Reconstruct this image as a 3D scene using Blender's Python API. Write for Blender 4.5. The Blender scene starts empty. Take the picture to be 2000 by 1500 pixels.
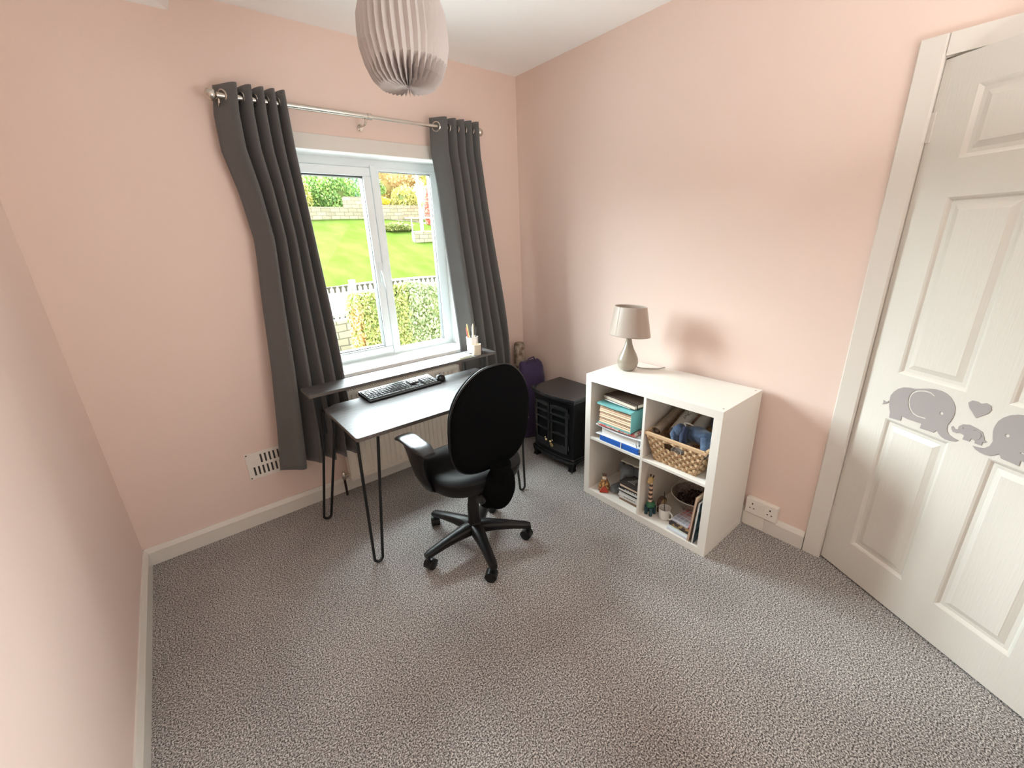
import bpy, math, random
from math import sin, cos, pi, radians, sqrt
from mathutils import Vector, Matrix
random.seed(7)
S = bpy.context.scene
COL = S.collection

# ------------------------------------------------------------------ camera
F_PX = 815.41
cam_d = bpy.data.cameras.new('camera')
cam_d.sensor_fit = 'HORIZONTAL'; cam_d.sensor_width = 36.0
cam_d.lens = F_PX / 2000.0 * 36.0
cam_d.clip_start = 0.02; cam_d.clip_end = 400
cam = bpy.data.objects.new('camera', cam_d); COL.objects.link(cam)
YAW, PITCH, ROLL = 0.6703, -0.3359, -0.0402
fwd = Vector((sin(YAW)*cos(PITCH), cos(YAW)*cos(PITCH), sin(PITCH)))
rgt = Vector((cos(YAW), -sin(YAW), 0)); upv = rgt.cross(fwd)
r2 = rgt*cos(ROLL) + upv*sin(ROLL); u2 = upv*cos(ROLL) - rgt*sin(ROLL)
m = Matrix.Identity(4)
for i in range(3):
    m[i][0] = r2[i]; m[i][1] = u2[i]; m[i][2] = -fwd[i]
m[0][3], m[1][3], m[2][3] = -2.1267, -2.5148, 1.4951
cam.matrix_world = m
S.camera = cam

# ------------------------------------------------------------------ world: overcast sky
W = bpy.data.worlds.new('sky'); S.world = W; W.use_nodes = True
nt = W.node_tree; nt.nodes.clear()
out = nt.nodes.new('ShaderNodeOutputWorld'); bg = nt.nodes.new('ShaderNodeBackground')
# sky shaped brighter opposite the window to light the room, dim elsewhere
tc = nt.nodes.new('ShaderNodeTexCoord')
dp = nt.nodes.new('ShaderNodeVectorMath'); dp.operation = 'DOT_PRODUCT'; dp.inputs[1].default_value = Vector((-0.05, 0.90, 0.43)).normalized()
nt.links.new(tc.outputs['Generated'], dp.inputs[0])
mr = nt.nodes.new('ShaderNodeMapRange'); mr.interpolation_type = 'SMOOTHSTEP'
mr.inputs['From Min'].default_value = 0.35; mr.inputs['From Max'].default_value = 0.92
SKY_DIM, SKY_BRIGHT = 5.0, 72.0
mr.inputs['To Min'].default_value = SKY_DIM; mr.inputs['To Max'].default_value = SKY_BRIGHT
nt.links.new(dp.outputs['Value'], mr.inputs['Value'])
bg.inputs[0].default_value = (0.90, 0.96, 1.0, 1)
nt.links.new(mr.outputs[0], bg.inputs[1]); nt.links.new(bg.outputs[0], out.inputs[0])
W.cycles.sampling_method = 'AUTOMATIC'

# daylight portal in the window opening
pd = bpy.data.lights.new('window_portal', 'AREA'); pd.shape = 'RECTANGLE'; pd.size = 1.1; pd.size_y = 1.3
pd.cycles.is_portal = True
po = bpy.data.objects.new('window_portal', pd); po.location = (-1.06, 0.33, 1.37); po.rotation_euler = (-pi/2, 0, 0)
COL.objects.link(po)

# added soft fill behind the camera to lift the room, no known lamp
fd = bpy.data.lights.new('fill_light', 'AREA'); fd.shape = 'RECTANGLE'; fd.size = 1.3; fd.size_y = 1.3; fd.energy = 44; fd.color = (1.0, 0.985, 0.965)
fo = bpy.data.objects.new('fill_light', fd); fo.location = (-.78, -3.02, 1.45); fo.rotation_euler = (pi/2+.80, 0, 1.08); COL.objects.link(fo)

S.view_settings.view_transform = 'Standard'
S.view_settings.look = 'None'
S.view_settings.gamma = 1.0
S.view_settings.use_curve_mapping = False
S.view_settings.exposure = 0.0
S.cycles.max_bounces = 14
S.cycles.diffuse_bounces = 9
S.cycles.sample_clamp_indirect = 8

# ------------------------------------------------------------------ materials
def mat(name, color, rough=0.5, metal=0.0, spec=0.5, var=None, bump=None, sheen=0, coat=0, trans=0, weights=None, wave=None, alpha=None, sss=0):
    """var=(color2, scale, lo, hi[, detail, stretch])  bump=(scale, strength, dist[,stretch])"""
    M = bpy.data.materials.new(name); M.use_nodes = True
    n = M.node_tree; b = n.nodes['Principled BSDF']
    b.inputs['Base Color'].default_value = (*color, 1); b.inputs['Roughness'].default_value = rough
    b.inputs['Metallic'].default_value = metal; b.inputs['Specular IOR Level'].default_value = spec
    if sheen: b.inputs['Sheen Weight'].default_value = sheen
    if coat: b.inputs['Coat Weight'].default_value = coat; b.inputs['Coat Roughness'].default_value = 0.15
    if trans: b.inputs['Transmission Weight'].default_value = trans
    t = n.nodes.new('ShaderNodeTexCoord')
    def noise(scale, detail=2, stretch=None, rgh=.5):
        mp = n.nodes.new('ShaderNodeMapping'); n.links.new(t.outputs['Object'], mp.inputs[0])
        if stretch: mp.inputs['Scale'].default_value = stretch
        x = n.nodes.new('ShaderNodeTexNoise'); x.inputs['Scale'].default_value = scale; x.inputs['Detail'].default_value = detail
        x.inputs['Roughness'].default_value = rgh
        n.links.new(mp.outputs[0], x.inputs['Vector']); return x
    if var:
        c2, sc, lo, hi = var[:4]; det = var[4] if len(var) > 4 else 2; st = var[5] if len(var) > 5 else None
        x = noise(sc, det, st); r = n.nodes.new('ShaderNodeValToRGB')
        r.color_ramp.elements[0].position = lo; r.color_ramp.elements[0].color = (*color, 1)
        r.color_ramp.elements[1].position = hi; r.color_ramp.elements[1].color = (*c2, 1)
        n.links.new(x.outputs['Fac'], r.inputs[0]); n.links.new(r.outputs[0], b.inputs['Base Color'])
    if bump:
        sc, st, di = bump[:3]; x = noise(sc, 3, bump[3] if len(bump) > 3 else None)
        bp = n.nodes.new('ShaderNodeBump'); bp.inputs['Strength'].default_value = st; bp.inputs['Distance'].default_value = di
        n.links.new(x.outputs['Fac'], bp.inputs['Height']); n.links.new(bp.outputs[0], b.inputs['Normal'])
    return M

def foliage_mat(name, cols, rough=.6, trans=.25):
    M = bpy.data.materials.new(name); M.use_nodes = True; n = M.node_tree; b = n.nodes['Principled BSDF']
    g = n.nodes.new('ShaderNodeNewGeometry'); r = n.nodes.new('ShaderNodeValToRGB')
    for e, (p, c) in zip(range(len(cols)), cols):
        el = r.color_ramp.elements[e] if e < 2 else r.color_ramp.elements.new(p)
    for el, (p, c) in zip(sorted(r.color_ramp.elements, key=lambda e: e.position), sorted(cols)):
        el.color = (*c, 1)
    els = list(r.color_ramp.elements)
    for el, (p, c) in zip(els, sorted(cols)): el.position = p; el.color = (*c, 1)
    n.links.new(g.outputs['Random Per Island'], r.inputs[0])
    n.links.new(r.outputs[0], b.inputs['Base Color']); b.inputs['Roughness'].default_value = rough
    return M

M = {}
WALLC = (0.755, 0.615, 0.547)
M['wall'] = mat('pink_paint', WALLC, .75, spec=.2, bump=(90, .12, .002))
M['ceiling'] = mat('ceiling_paint', (.93, .94, .93), .8, spec=.15)
M['trim'] = mat('white_gloss_paint', (.68, .66, .61), .3, spec=.5, bump=(25, .05, .002))
M['door'] = mat('white_door_paint', (.67, .655, .60), .36, spec=.3, bump=(60, .35, .0015, (3, 3, .22)))
M['carpet'] = mat('carpet', (.10, .085, .082), 1.0, spec=.05, bump=(200, .8, .006))
def carpet():
    m_ = M['carpet']; n = m_.node_tree; b = n.nodes['Principled BSDF']
    t = n.nodes.new('ShaderNodeTexCoord')
    a = n.nodes.new('ShaderNodeTexNoise'); a.inputs['Scale'].default_value = 200; a.inputs['Detail'].default_value = 3; a.inputs['Roughness'].default_value = .7
    c = n.nodes.new('ShaderNodeTexNoise'); c.inputs['Scale'].default_value = 2.2; c.inputs['Detail'].default_value = 3
    n.links.new(t.outputs['Object'], a.inputs['Vector']); n.links.new(t.outputs['Object'], c.inputs['Vector'])
    r = n.nodes.new('ShaderNodeValToRGB')
    r.color_ramp.elements[0].position = .39; r.color_ramp.elements[0].color = (.05, .047, .045, 1)
    r.color_ramp.elements[1].position = .63; r.color_ramp.elements[1].color = (.80, .785, .76, 1)
    e = r.color_ramp.elements.new(.5); e.color = (.31, .298, .289, 1)
    n.links.new(a.outputs['Fac'], r.inputs[0])
    mx = n.nodes.new('ShaderNodeMix'); mx.data_type = 'RGBA'; mx.blend_type = 'MULTIPLY'; mx.inputs[0].default_value = 1
    r2_ = n.nodes.new('ShaderNodeValToRGB'); r2_.color_ramp.elements[0].position = .35; r2_.color_ramp.elements[0].color = (.86, .85, .85, 1)
    r2_.color_ramp.elements[1].position = .65; r2_.color_ramp.elements[1].color = (1.05, 1.05, 1.05, 1)
    n.links.new(c.outputs['Fac'], r2_.inputs[0]); n.links.new(r.outputs[0], mx.inputs['A']); n.links.new(r2_.outputs[0], mx.inputs['B'])
    n.links.new(mx.outputs['Result'], b.inputs['Base Color'])
carpet()
M['upvc'] = mat('white_plastic_window', (.80, .86, .87), .25)
M['sill'] = mat('white_sill_paint', (.84, .86, .85), .35)
M['gasket'] = mat('dark_gasket', (.03, .035, .035), .5)
M['curtain'] = mat('grey_curtain_fabric', (.112, .113, .111), .85, spec=.15, sheen=.3, bump=(500, .3, .001), var=((.137, .137, .134), 300, .35, .65))
def _sheer(m_, f, col):
    n = m_.node_tree; o = [x for x in n.nodes if x.type == 'OUTPUT_MATERIAL'][0]; b = n.nodes['Principled BSDF']
    tl = n.nodes.new('ShaderNodeBsdfTranslucent'); tl.inputs[0].default_value = (*col, 1)
    mx = n.nodes.new('ShaderNodeMixShader'); mx.inputs[0].default_value = f
    n.links.new(b.outputs[0], mx.inputs[1]); n.links.new(tl.outputs[0], mx.inputs[2]); n.links.new(mx.outputs[0], o.inputs[0])
_sheer(M['curtain'], .10, (.30, .30, .29))
M['chrome'] = mat('brushed_steel', (.62, .58, .52), .22, metal=1)
M['brass'] = mat('brass_knob', (.75, .62, .35), .25, metal=1)
M['black_metal'] = mat('black_metal', (.006, .007, .008), .35)
M['black_plastic'] = mat('black_plastic', (.006, .006, .0065), .38, spec=.35)
M['arm_plastic'] = mat('arm_pad_plastic', (.02, .021, .022), .3)
M['black_fabric'] = mat('black_fabric', (.004, .0042, .0045), 1.0, spec=.03, bump=(450, .4, .001))
M['seat_fabric'] = mat('black_seat_fabric', (.005, .005, .0055), .5, spec=.2)
M['radiator'] = mat('radiator_enamel', (.78, .74, .66), .3)
M['desk_wood'] = mat('grey_oak_laminate', (.10, .098, .099), .5, spec=.16, var=((.055, .05, .048), 16, .42, .68, 5, (1, 9, 9)), bump=(60, .15, .0006, (1, 10, 10)))
M['desk_edge'] = mat('desk_edge', (.10, .09, .08), .5)
M['shelf_white'] = mat('bookcase_foil', (.76, .745, .69), .42)
M['screw'] = mat('screw_cap', (.35, .33, .3), .4, metal=.5)
M['stove'] = mat('black_stove_enamel', (.003, .0032, .004), .34, spec=.22)
M['stove_shiny'] = mat('black_stove_gloss', (.014, .015, .017), .14)
M['glass'] = None
def glass():
    g = bpy.data.materials.new('window_glass'); g.use_nodes = True; n = g.node_tree; n.nodes.clear()
    o = n.nodes.new('ShaderNodeOutputMaterial'); mx = n.nodes.new('ShaderNodeMixShader')
    tr = n.nodes.new('ShaderNodeBsdfTransparent'); gl = n.nodes.new('ShaderNodeBsdfGlossy'); gl.inputs['Roughness'].default_value = .02
    tr.inputs[0].default_value = (.95, .98, .97, 1)
    fr = n.nodes.new('ShaderNodeFresnel'); fr.inputs[0].default_value = 1.12
    n.links.new(fr.outputs[0], mx.inputs[0]); n.links.new(tr.outputs[0], mx.inputs[1]); n.links.new(gl.outputs[0], mx.inputs[2])
    n.links.new(mx.outputs[0], o.inputs[0]); M['glass'] = g
glass()
def paper():
    g = bpy.data.materials.new('pleated_paper'); g.use_nodes = True; n = g.node_tree; n.nodes.clear()
    o = n.nodes.new('ShaderNodeOutputMaterial'); mx = n.nodes.new('ShaderNodeMixShader')
    d = n.nodes.new('ShaderNodeBsdfDiffuse'); t = n.nodes.new('ShaderNodeBsdfTranslucent')
    d.inputs[0].default_value = (.70, .655, .635, 1); t.inputs[0].default_value = (.70, .655, .635, 1); mx.inputs[0].default_value = .35
    n.links.new(d.outputs[0], mx.inputs[1]); n.links.new(t.outputs[0], mx.inputs[2]); n.links.new(mx.outputs[0], o.inputs[0]); M['paper'] = g
paper()

# ------------------------------------------------------------------ mesh helpers
class MB:
    def __init__(s): s.v = []; s.f = []
    def add(s, vs, fs):
        k = len(s.v); s.v += [tuple(p) for p in vs]; s.f += [tuple(i+k for i in f) for f in fs]; return s
    def box(s, x0, x1, y0, y1, z0, z1, mtx=None):
        vs = [Vector((x, y, z)) for x in (x0, x1) for y in (y0, y1) for z in (z0, z1)]
        if mtx is not None: vs = [mtx @ p for p in vs]
        return s.add(vs, [(0,1,3,2),(4,6,7,5),(0,4,5,1),(2,3,7,6),(0,2,6,4),(1,5,7,3)])
    def rings(s, rs, cap0=True, cap1=True, closed=True):
        n = len(rs[0]); vs = [p for r in rs for p in r]; fs = []
        for i in range(len(rs)-1):
            for j in range(n if closed else n-1):
                a = i*n+j; b_ = i*n+(j+1) % n
                fs.append((a, b_, b_+n, a+n))
        if cap0: fs.append(tuple(reversed(range(n))))
        if cap1: fs.append(tuple(range((len(rs)-1)*n, len(rs)*n)))
        return s.add(vs, fs)
    def lathe(s, prof, c=(0,0,0), n=32, ax='z', cap0=True, cap1=True, sx=1, sy=1):
        rs = []
        for r, h in prof:
            ring = []
            for k in range(n):
                a = 2*pi*k/n; p = (r*cos(a)*sx, r*sin(a)*sy, h)
                if ax == 'x': p = (p[2], p[0], p[1])
                if ax == 'y': p = (p[1], p[2], p[0])
                ring.append(Vector(p)+Vector(c))
            rs.append(ring)
        return s.rings(rs, cap0, cap1)
    def tube(s, pts, r, n=10, cap=True, flat=None):
        pts = [Vector(p) for p in pts]; rs = []; prev = None
        for i, p in enumerate(pts):
            d = (pts[min(i+1, len(pts)-1)]-pts[max(i-1, 0)])
            if d.length < 1e-9: d = Vector((0,0,1))
            d.normalize()
            if prev is None: prev = d.orthogonal().normalized()
            u = (prev-d*prev.dot(d)).normalized(); w = d.cross(u); prev = u
            rr = r[i] if isinstance(r, (list, tuple)) else r
            rs.append([p+(u*cos(2*pi*k/n)+w*sin(2*pi*k/n))*rr for k in range(n)])
        return s.rings(rs, cap, cap)
    def sphere(s, c, r, n=16, m_=10, sc=(1,1,1)):
        rs = []
        for i in range(m_+1):
            t = -pi/2+pi*i/m_; rr = max(cos(t), 1e-3)*r
            rs.append([Vector((c[0]+rr*cos(2*pi*k/n)*sc[0], c[1]+rr*sin(2*pi*k/n)*sc[1], c[2]+r*sin(t)*sc[2])) for k in range(n)])
        return s.rings(rs)
    def prism(s, poly, d0, d1, fn):
        """poly 2D; fn(a,b,d)->3D"""
        n = len(poly)
        return s.rings([[Vector(fn(a, b, d0)) for a, b in poly], [Vector(fn(a, b, d1)) for a, b in poly]])
    def grid(s, fn, nu, nv):
        vs = [fn(i/nu, j/nv) for i in range(nu+1) for j in range(nv+1)]
        fs = [(i*(nv+1)+j, (i+1)*(nv+1)+j, (i+1)*(nv+1)+j+1, i*(nv+1)+j+1) for i in range(nu) for j in range(nv)]
        return s.add(vs, fs)
    def build(s, name, m_, parent=None, smooth=False, bevel=0, loc=None, rot=None, solid=0, subsurf=0, label=None, bseg=2):
        me = bpy.data.meshes.new(name); me.from_pydata([tuple(p) for p in s.v], [], s.f)
        import bmesh
        bm = bmesh.new(); bm.from_mesh(me); bmesh.ops.recalc_face_normals(bm, faces=bm.faces); bm.to_mesh(me); bm.free()
        me.materials.append(m_); 
        o = bpy.data.objects.new(name, me); COL.objects.link(o)
        if smooth:
            for p in me.polygons: p.use_smooth = True
            try: me.set_sharp_from_angle(angle=radians(40))
            except Exception: pass
        if loc is not None: o.location = loc
        if rot is not None: o.rotation_euler = rot
        if parent is not None: o.parent = parent
        if solid:
            sd = o.modifiers.new('solid', 'SOLIDIFY'); sd.thickness = solid; sd.offset = 0
        if bevel:
            bv = o.modifiers.new('bevel', 'BEVEL'); bv.width = bevel; bv.segments = bseg; bv.limit_method = 'ANGLE'; bv.angle_limit = radians(40)
        if subsurf:
            ss = o.modifiers.new('sub', 'SUBSURF'); ss.levels = subsurf; ss.render_levels = subsurf
        if label: o['label'] = label
        return o

def thing(name, label, cat, loc=(0,0,0), rotz=0, group=None, rot=None):
    o = bpy.data.objects.new(name, None); COL.objects.link(o); o.empty_display_size = .05
    o.location = loc; o.rotation_euler = rot if rot else (0, 0, rotz)
    o['label'] = label; o['category'] = cat
    if group: o['group'] = group
    return o
def tag(o, label, cat, group=None, kind=None):
    o['label'] = label; o['category'] = cat
    if group: o['group'] = group
    if kind: o['kind'] = kind
    return o
def struct(o, label=None, cat=None):
    o['kind'] = 'structure'
    if label: o['label'] = label; o['category'] = cat
    return o
def sempty(name, label, cat, loc=(0,0,0), rotz=0):
    o = thing(name, label, cat, loc, rotz); o['kind'] = 'structure'; return o

XL, H, YN = -2.53, 2.506, -3.25
WT = .30
# ------------------------------------------------------------------ room shell
struct(MB().box(XL-.15, 0, YN-.1, 0, -.1, 0).build('floor', M['carpet']), 'speckled grey-brown carpet floor', 'floor')
struct(MB().box(XL-.15, .15, YN-.15, WT, H, H+.1).build('ceiling', M['ceiling']), 'white painted ceiling', 'ceiling')
struct(MB().box(XL-.15, XL, YN-.15, 0, -.1, H).build('wall_left', M['wall']), 'plain pink wall on the left', 'wall')
struct(MB().box(XL, .15, YN-.15, YN, -.1, H).build('wall_near', M['wall']), 'pink wall behind the camera', 'wall')
WX0, WX1, WZ0, WZ1 = -1.56, -.563, .782, 1.965

b = MB(); b.box(XL-.15, WX0, 0, WT, -.1, H); b.box(WX1, .15, 0, WT, -.1, H); b.box(WX0, WX1, 0, WT, -.1, WZ0-.024); b.box(WX0, WX1, 0, WT, WZ1, H)
struct(b.build('wall_window', M['wall']), 'pink wall around the window', 'wall')
DY0, DY1, DZ = -2.157, -2.935, 1.99
b = MB(); b.box(0, .12, DY0, 0, -.1, H); b.box(0, .12, YN, DY1, -.1, H); b.box(0, .12, DY1, DY0, DZ+.01, H)
struct(b.build('wall_right', M['wall']), 'pink wall behind the white bookcase', 'wall')
# landing beyond the door
b = MB(); b.box(1.2, 1.3, YN-.15, -1.5, -.1, H); b.box(.12, 1.2, -1.6, -1.5, -.1, H); b.box(.15, 1.2, YN-.15, YN-.05, -.1, H)
struct(b.build('wall_hall', M['ceiling']), 'pale landing wall beyond the door', 'wall')
struct(MB().box(0, 1.3, YN-.15, -1.5, -.12, -.003).build('floor_hall', M['carpet']), 'landing carpet beyond the door', 'floor')
struct(MB().box(.15, 1.3, YN-.15, -1.5, H, H+.1).build('ceiling_hall', M['ceiling']), 'landing ceiling beyond the door', 'ceiling')

# skirting with a chamfered top; profile in (depth, z)
SK = [(0, 0), (.018, 0), (.018, .072), (.006, .094), (0, .094)]
b = MB().prism(SK, XL, 0, lambda a, z, d: (d, -a, z)); struct(b.build('baseboard_back', M['trim']), 'white skirting under the window', 'skirting board')
b = MB().prism(SK, 0, YN, lambda a, z, d: (XL+a, d, z)); struct(b.build('baseboard_left', M['trim']), 'white skirting along the left wall', 'skirting board')
b = MB().prism(SK, -.018, -1.80, lambda a, z, d: (-a, d, z)); b.prism(SK, -1.905, -2.083, lambda a, z, d: (-a, d, z))
b.prism(SK, -3.01, YN, lambda a, z, d: (-a, d, z))
struct(b.build('baseboard_right', M['trim']), 'white skirting along the right wall', 'skirting board')
# small coving strip of soft plaster, seen as a rounded join
# boxed-in loft frame hanging at the ceiling corner
b = MB()
b.box(XL, -1.925, -1.3, -.075, 2.435, H)
b.add([(XL,0,2.43),(-1.853,0,2.43),(-1.925,-.075,2.445),(XL,-.075,2.445),(XL,0,H),(-1.853,0,H),(-1.853,-1.375,2.43),(-1.925,-1.3,2.445),(-1.853,-1.375,H),(XL,-1.375,2.43),(XL,-1.3,2.445),(XL,-1.375,H)],
      [(0,1,2,3),(0,4,5,1),(1,5,8,6),(1,6,7,2),(6,8,11,9),(6,9,10,7)])
struct(b.build('trim_1', M['ceiling']), 'white mitred boxing at the ceiling corner', 'ceiling trim')

# ------------------------------------------------------------------ window
win = sempty('window_1', 'white plastic casement window with two panes', 'window')
FY = .145; fk = (2.5148+FY)/(2.5148+.05)
def fx(x): return -2.1267+(x+2.1267)*fk
def fz(z): return 1.4951+(z-1.4951)*fk
b = MB(); fy0, fy1 = FY, FY+.07
hz, bz = fz(1.906), fz(.824)
b.box(WX0, WX1, fy0, fy1, hz, WZ1+.01); b.box(WX0, WX1, fy0, fy1, WZ0-.02, bz)
b.box(WX0, WX0+.05, fy0, fy1, bz, hz); b.box(fx(-.668), WX1, fy0, fy1, bz, hz)
b.build('window_frame', M['upvc'], win, bevel=.004)
MB().box(fx(-1.070), fx(-1.036), fy0-.010, fy1-.004, bz-.012, hz+.012).build('mullion', M['upvc'], win, bevel=.005)
def ring_frame(bm, x0, x1, z0, z1, w, y0, y1):
    bm.box(x0, x1, y0, y1, z0, z0+w); bm.box(x0, x1, y0, y1, z1-w, z1); bm.box(x0, x0+w, y0, y1, z0+w, z1-w); bm.box(x1-w, x1, y0, y1, z0+w, z1-w)
sx0, sx1, sz0, sz1 = WX0+.044, fx(-1.074), bz-.004, hz-.002
b = MB(); ring_frame(b, sx0, sx1, sz0, sz1, .048, fy0-.014, fy1-.01); sash = b.build('sash', M['upvc'], win, bevel=.006)
gx0, gx1, gz0, gz1 = sx0+.046, fx(-1.122), fz(.879), fz(1.852)
b = MB(); ring_frame(b, gx0-.006, gx1+.006, gz0-.006, gz1+.006, .007, fy0-.004, fy1-.03); b.build('gasket', M['gasket'], sash)
MB().box(gx0, gx1, fy0+.030, fy0+.034, gz0, gz1).build('pane', M['glass'], sash)
rx0, rx1, rz0, rz1 = fx(-1.020), fx(-.686), fz(.841), fz(1.889)
b = MB(); ring_frame(b, fx(-1.037), fx(-.667), bz-.001, hz+.001, .018, fy0-.004, fy1-.03); b.build('glazing_bead', M['upvc'], win, bevel=.003)
b = MB(); ring_frame(b, rx0-.004, rx1+.004, rz0-.004, rz1+.004, .005, fy0+.004, fy1-.03); b.build('gasket', M['gasket'], win)
MB().box(rx0, rx1, fy0+.030, fy0+.034, rz0, rz1).build('pane', M['glass'], win)
b = MB(); hx = fx(-1.088); b.box(hx-.011, hx+.011, fy0-.026, fy0-.014, 1.26, 1.38); b.box(hx-.007, hx+.007, fy0-.042, fy0-.026, 1.31, 1.336)
b.tube([(hx, fy0-.04, 1.323), (hx+.004, fy0-.044, 1.28), (hx+.01, fy0-.042, 1.22)], [.008, .008, .006])
b.build('window_handle', M['upvc'], win, bevel=.002)
b = MB(); b.box(WX0+.001, WX1-.001, -.001, FY, WZ0-.024, WZ0); b.box(WX0-.03, WX1+.03, -.082, -.001, WZ0-.024, WZ0)
struct(b.build('window_sill_1', M['sill'], bevel=.005), 'white painted window sill', 'window sill')
b = MB(); b.box(WX0-.06, WX1+.05, -.014, -.0005, 1.962, 2.036)
struct(b.build('trim_2', M['trim'], bevel=.004), 'white timber batten above the window', 'window trim')
b = MB(); b.box(WX0, WX0+.002, 0, FY, WZ0, WZ1); b.box(WX1-.002, WX1, 0, FY, WZ0, WZ1); b.box(WX0+.002, WX1-.002, 0, FY, WZ1-.002, WZ1)
struct(b.build('trim_3', M['sill']), 'white window reveal', 'window trim')

# ------------------------------------------------------------------ door
b = MB()
AR = [(0, 0), (.006, .018), (.069, .020), (.0755, .014), (.0755, 0)]
def arch_side(y_in, sgn):
    b.prism([(a, t) for a, t in AR], 0, 2.055-.0, lambda a, t, d: (-t, y_in+sgn*(.079-a), d))
arch_side(-2.1605, 1); arch_side(-2.9315, -1)
b.box(-.0195, 0, -2.934, -2.158, 1.993, 2.055)
b.box(-.001, .12, -2.1580, -2.1572, 0, 1.995); b.box(0, .12, -2.9348, -2.934, 0, 1.995); b.box(0, .12, -2.934, -2.158, 1.990, 2.0)
b.box(.060, .080, -2.175, -2.158, 0, 1.99)
struct(b.build('trim_4', M['trim'], bevel=.004), 'white moulded door surround', 'door frame')
DW = .772; DA = .5053
# local: x along the door width (s), y = thickness (room side is -y), z up
door = sempty('door_1', 'white six-panel door with grey elephant stickers, standing ajar', 'door', (0, -2.159, 0))
door.rotation_euler = (0, 0, -pi/2-DA)   # local +x -> (-sin DA, -cos DA)
# local x dir = (cos(rot), sin(rot)) = (-sin DA, -cos DA) ; local y dir = (cos DA, -sin DA): faces away from the room view
def door_mesh():
    b = MB(); th = .035
    panels = []
    for (s0, s1) in ((.113, .33), (.44, .657)):
        for (z0, z1) in ((.168, .772), (.957, 1.568), (1.683, 1.888)):
            panels.append((s0, s1, z0, z1))
    xs = sorted({0, DW, .113, .33, .44, .657}); zs = sorted({.008, 1.985, .168, .772, .957, 1.568, 1.683, 1.888})
    for side, sg in ((0.0, 1), (th, -1)):
        for i in range(len(xs)-1):
            for j in range(len(zs)-1):
                x0, x1, z0, z1 = xs[i], xs[i+1], zs[j], zs[j+1]
                if (x0, x1, z0, z1) in panels:
                    # moulded recess then raised field
                    steps = [(0, 0), (.006, .003), (.012, .009), (.024, .009), (.040, .003), (.042, .002)]
                    rs = []
                    for ins, dep in steps:
                        y = side+sg*dep
                        rs.append([Vector((x0+ins, y, z0+ins)), Vector((x1-ins, y, z0+ins)), Vector((x1-ins, y, z1-ins)), Vector((x0+ins, y, z1-ins))])
                    b.rings(rs, cap0=False, cap1=True)
                else:
                    b.add([(x0, side, z0), (x1, side, z0), (x1, side, z1), (x0, side, z1)], [(0, 1, 2, 3)])
    z0, z1 = .008, 1.985
    b.add([(0,0,z0),(0,th,z0),(0,th,z1),(0,0,z1),(DW,0,z0),(DW,th,z0),(DW,th,z1),(DW,0,z1)], [(0,3,2,1),(4,5,6,7),(0,1,5,4),(3,7,6,2)])
    return b
door_mesh().build('door_leaf', M['door'], door)
for z in (.249, 1.792):
    b = MB()
    for k in range(5): b.lathe([(.0062, -.045+k*.018), (.0062, -.029+k*.018)], (-.003, -.013, z), 12)
    b.box(-.003, .012, -.004, 0.0, z-.045, z+.045)
    b.build('hinge', M['chrome'] if z > 9 else M['trim'], door)
b = MB(); b.lathe([(.02, 0), (.02, -.008), (.009, -.012), (.009, -.04), (.024, -.048), (.026, -.062), (.015, -.07)], (.72, 0, .98), 20, 'y')
b.build('door_knob', M['chrome'], door, smooth=True)
M['decal'] = mat('grey_vinyl', (.36, .335, .33), .85, spec=.1)
big = [(.111,.843),(.11,.866),(.118,.884),(.13,.9),(.146,.911),(.165,.9165),(.184,.919),(.226,.934),(.245,.9385),(.264,.939),(.28,.935),(.295,.926),(.308,.912),(.316,.897),(.3195,.878),(.319,.86),(.315,.843),(.311,.829),(.314,.812),(.324,.799),(.338,.794),(.354,.792),(.345,.784),(.331,.779),(.317,.778),(.304,.782),(.293,.79),(.286,.799),(.279,.786),(.235,.783),(.236,.801),(.207,.8),(.19,.799),(.167,.802),(.168,.783),(.126,.779),(.124,.80),(.116,.82)]
tail = [(.0885,.821),(.0915,.829),(.0895,.839),(.101,.835),(.1085,.842),(.1092,.836),(.102,.829)]
ear = [(.215,.924),(.2,.9195),(.19,.915),(.18,.906),(.1745,.896),(.172,.88),(.174,.862),(.18,.846),(.19,.832),(.2,.8245),(.215,.8205),(.243,.823),(.243,.827),(.217,.8255),(.203,.8295),(.194,.836),(.185,.849),(.179,.864),(.1775,.88),(.18,.894),(.185,.903),(.194,.911),(.203,.915),(.217,.919),(.232,.919),(.247,.912),(.251,.914),(.235,.9235)]
heart = [(.377,.885),(.352,.911),(.345,.926),(.353,.937),(.366,.9385),(.378,.935),(.389,.942),(.402,.938),(.407,.925),(.402,.911),(.389,.897)]
babyp = [(.322,.827),(.326,.833),(.334,.826),(.3415,.8275),(.342,.84),(.351,.851),(.369,.8565),(.388,.853),(.405,.847),(.413,.832),(.4155,.824),(.424,.821),(.416,.814),(.413,.817),(.414,.803),(.396,.802),(.394,.811),(.383,.812),(.381,.802),(.362,.8),(.3635,.815),(.35,.819),(.342,.814),(.331,.814),(.326,.82)]
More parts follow.
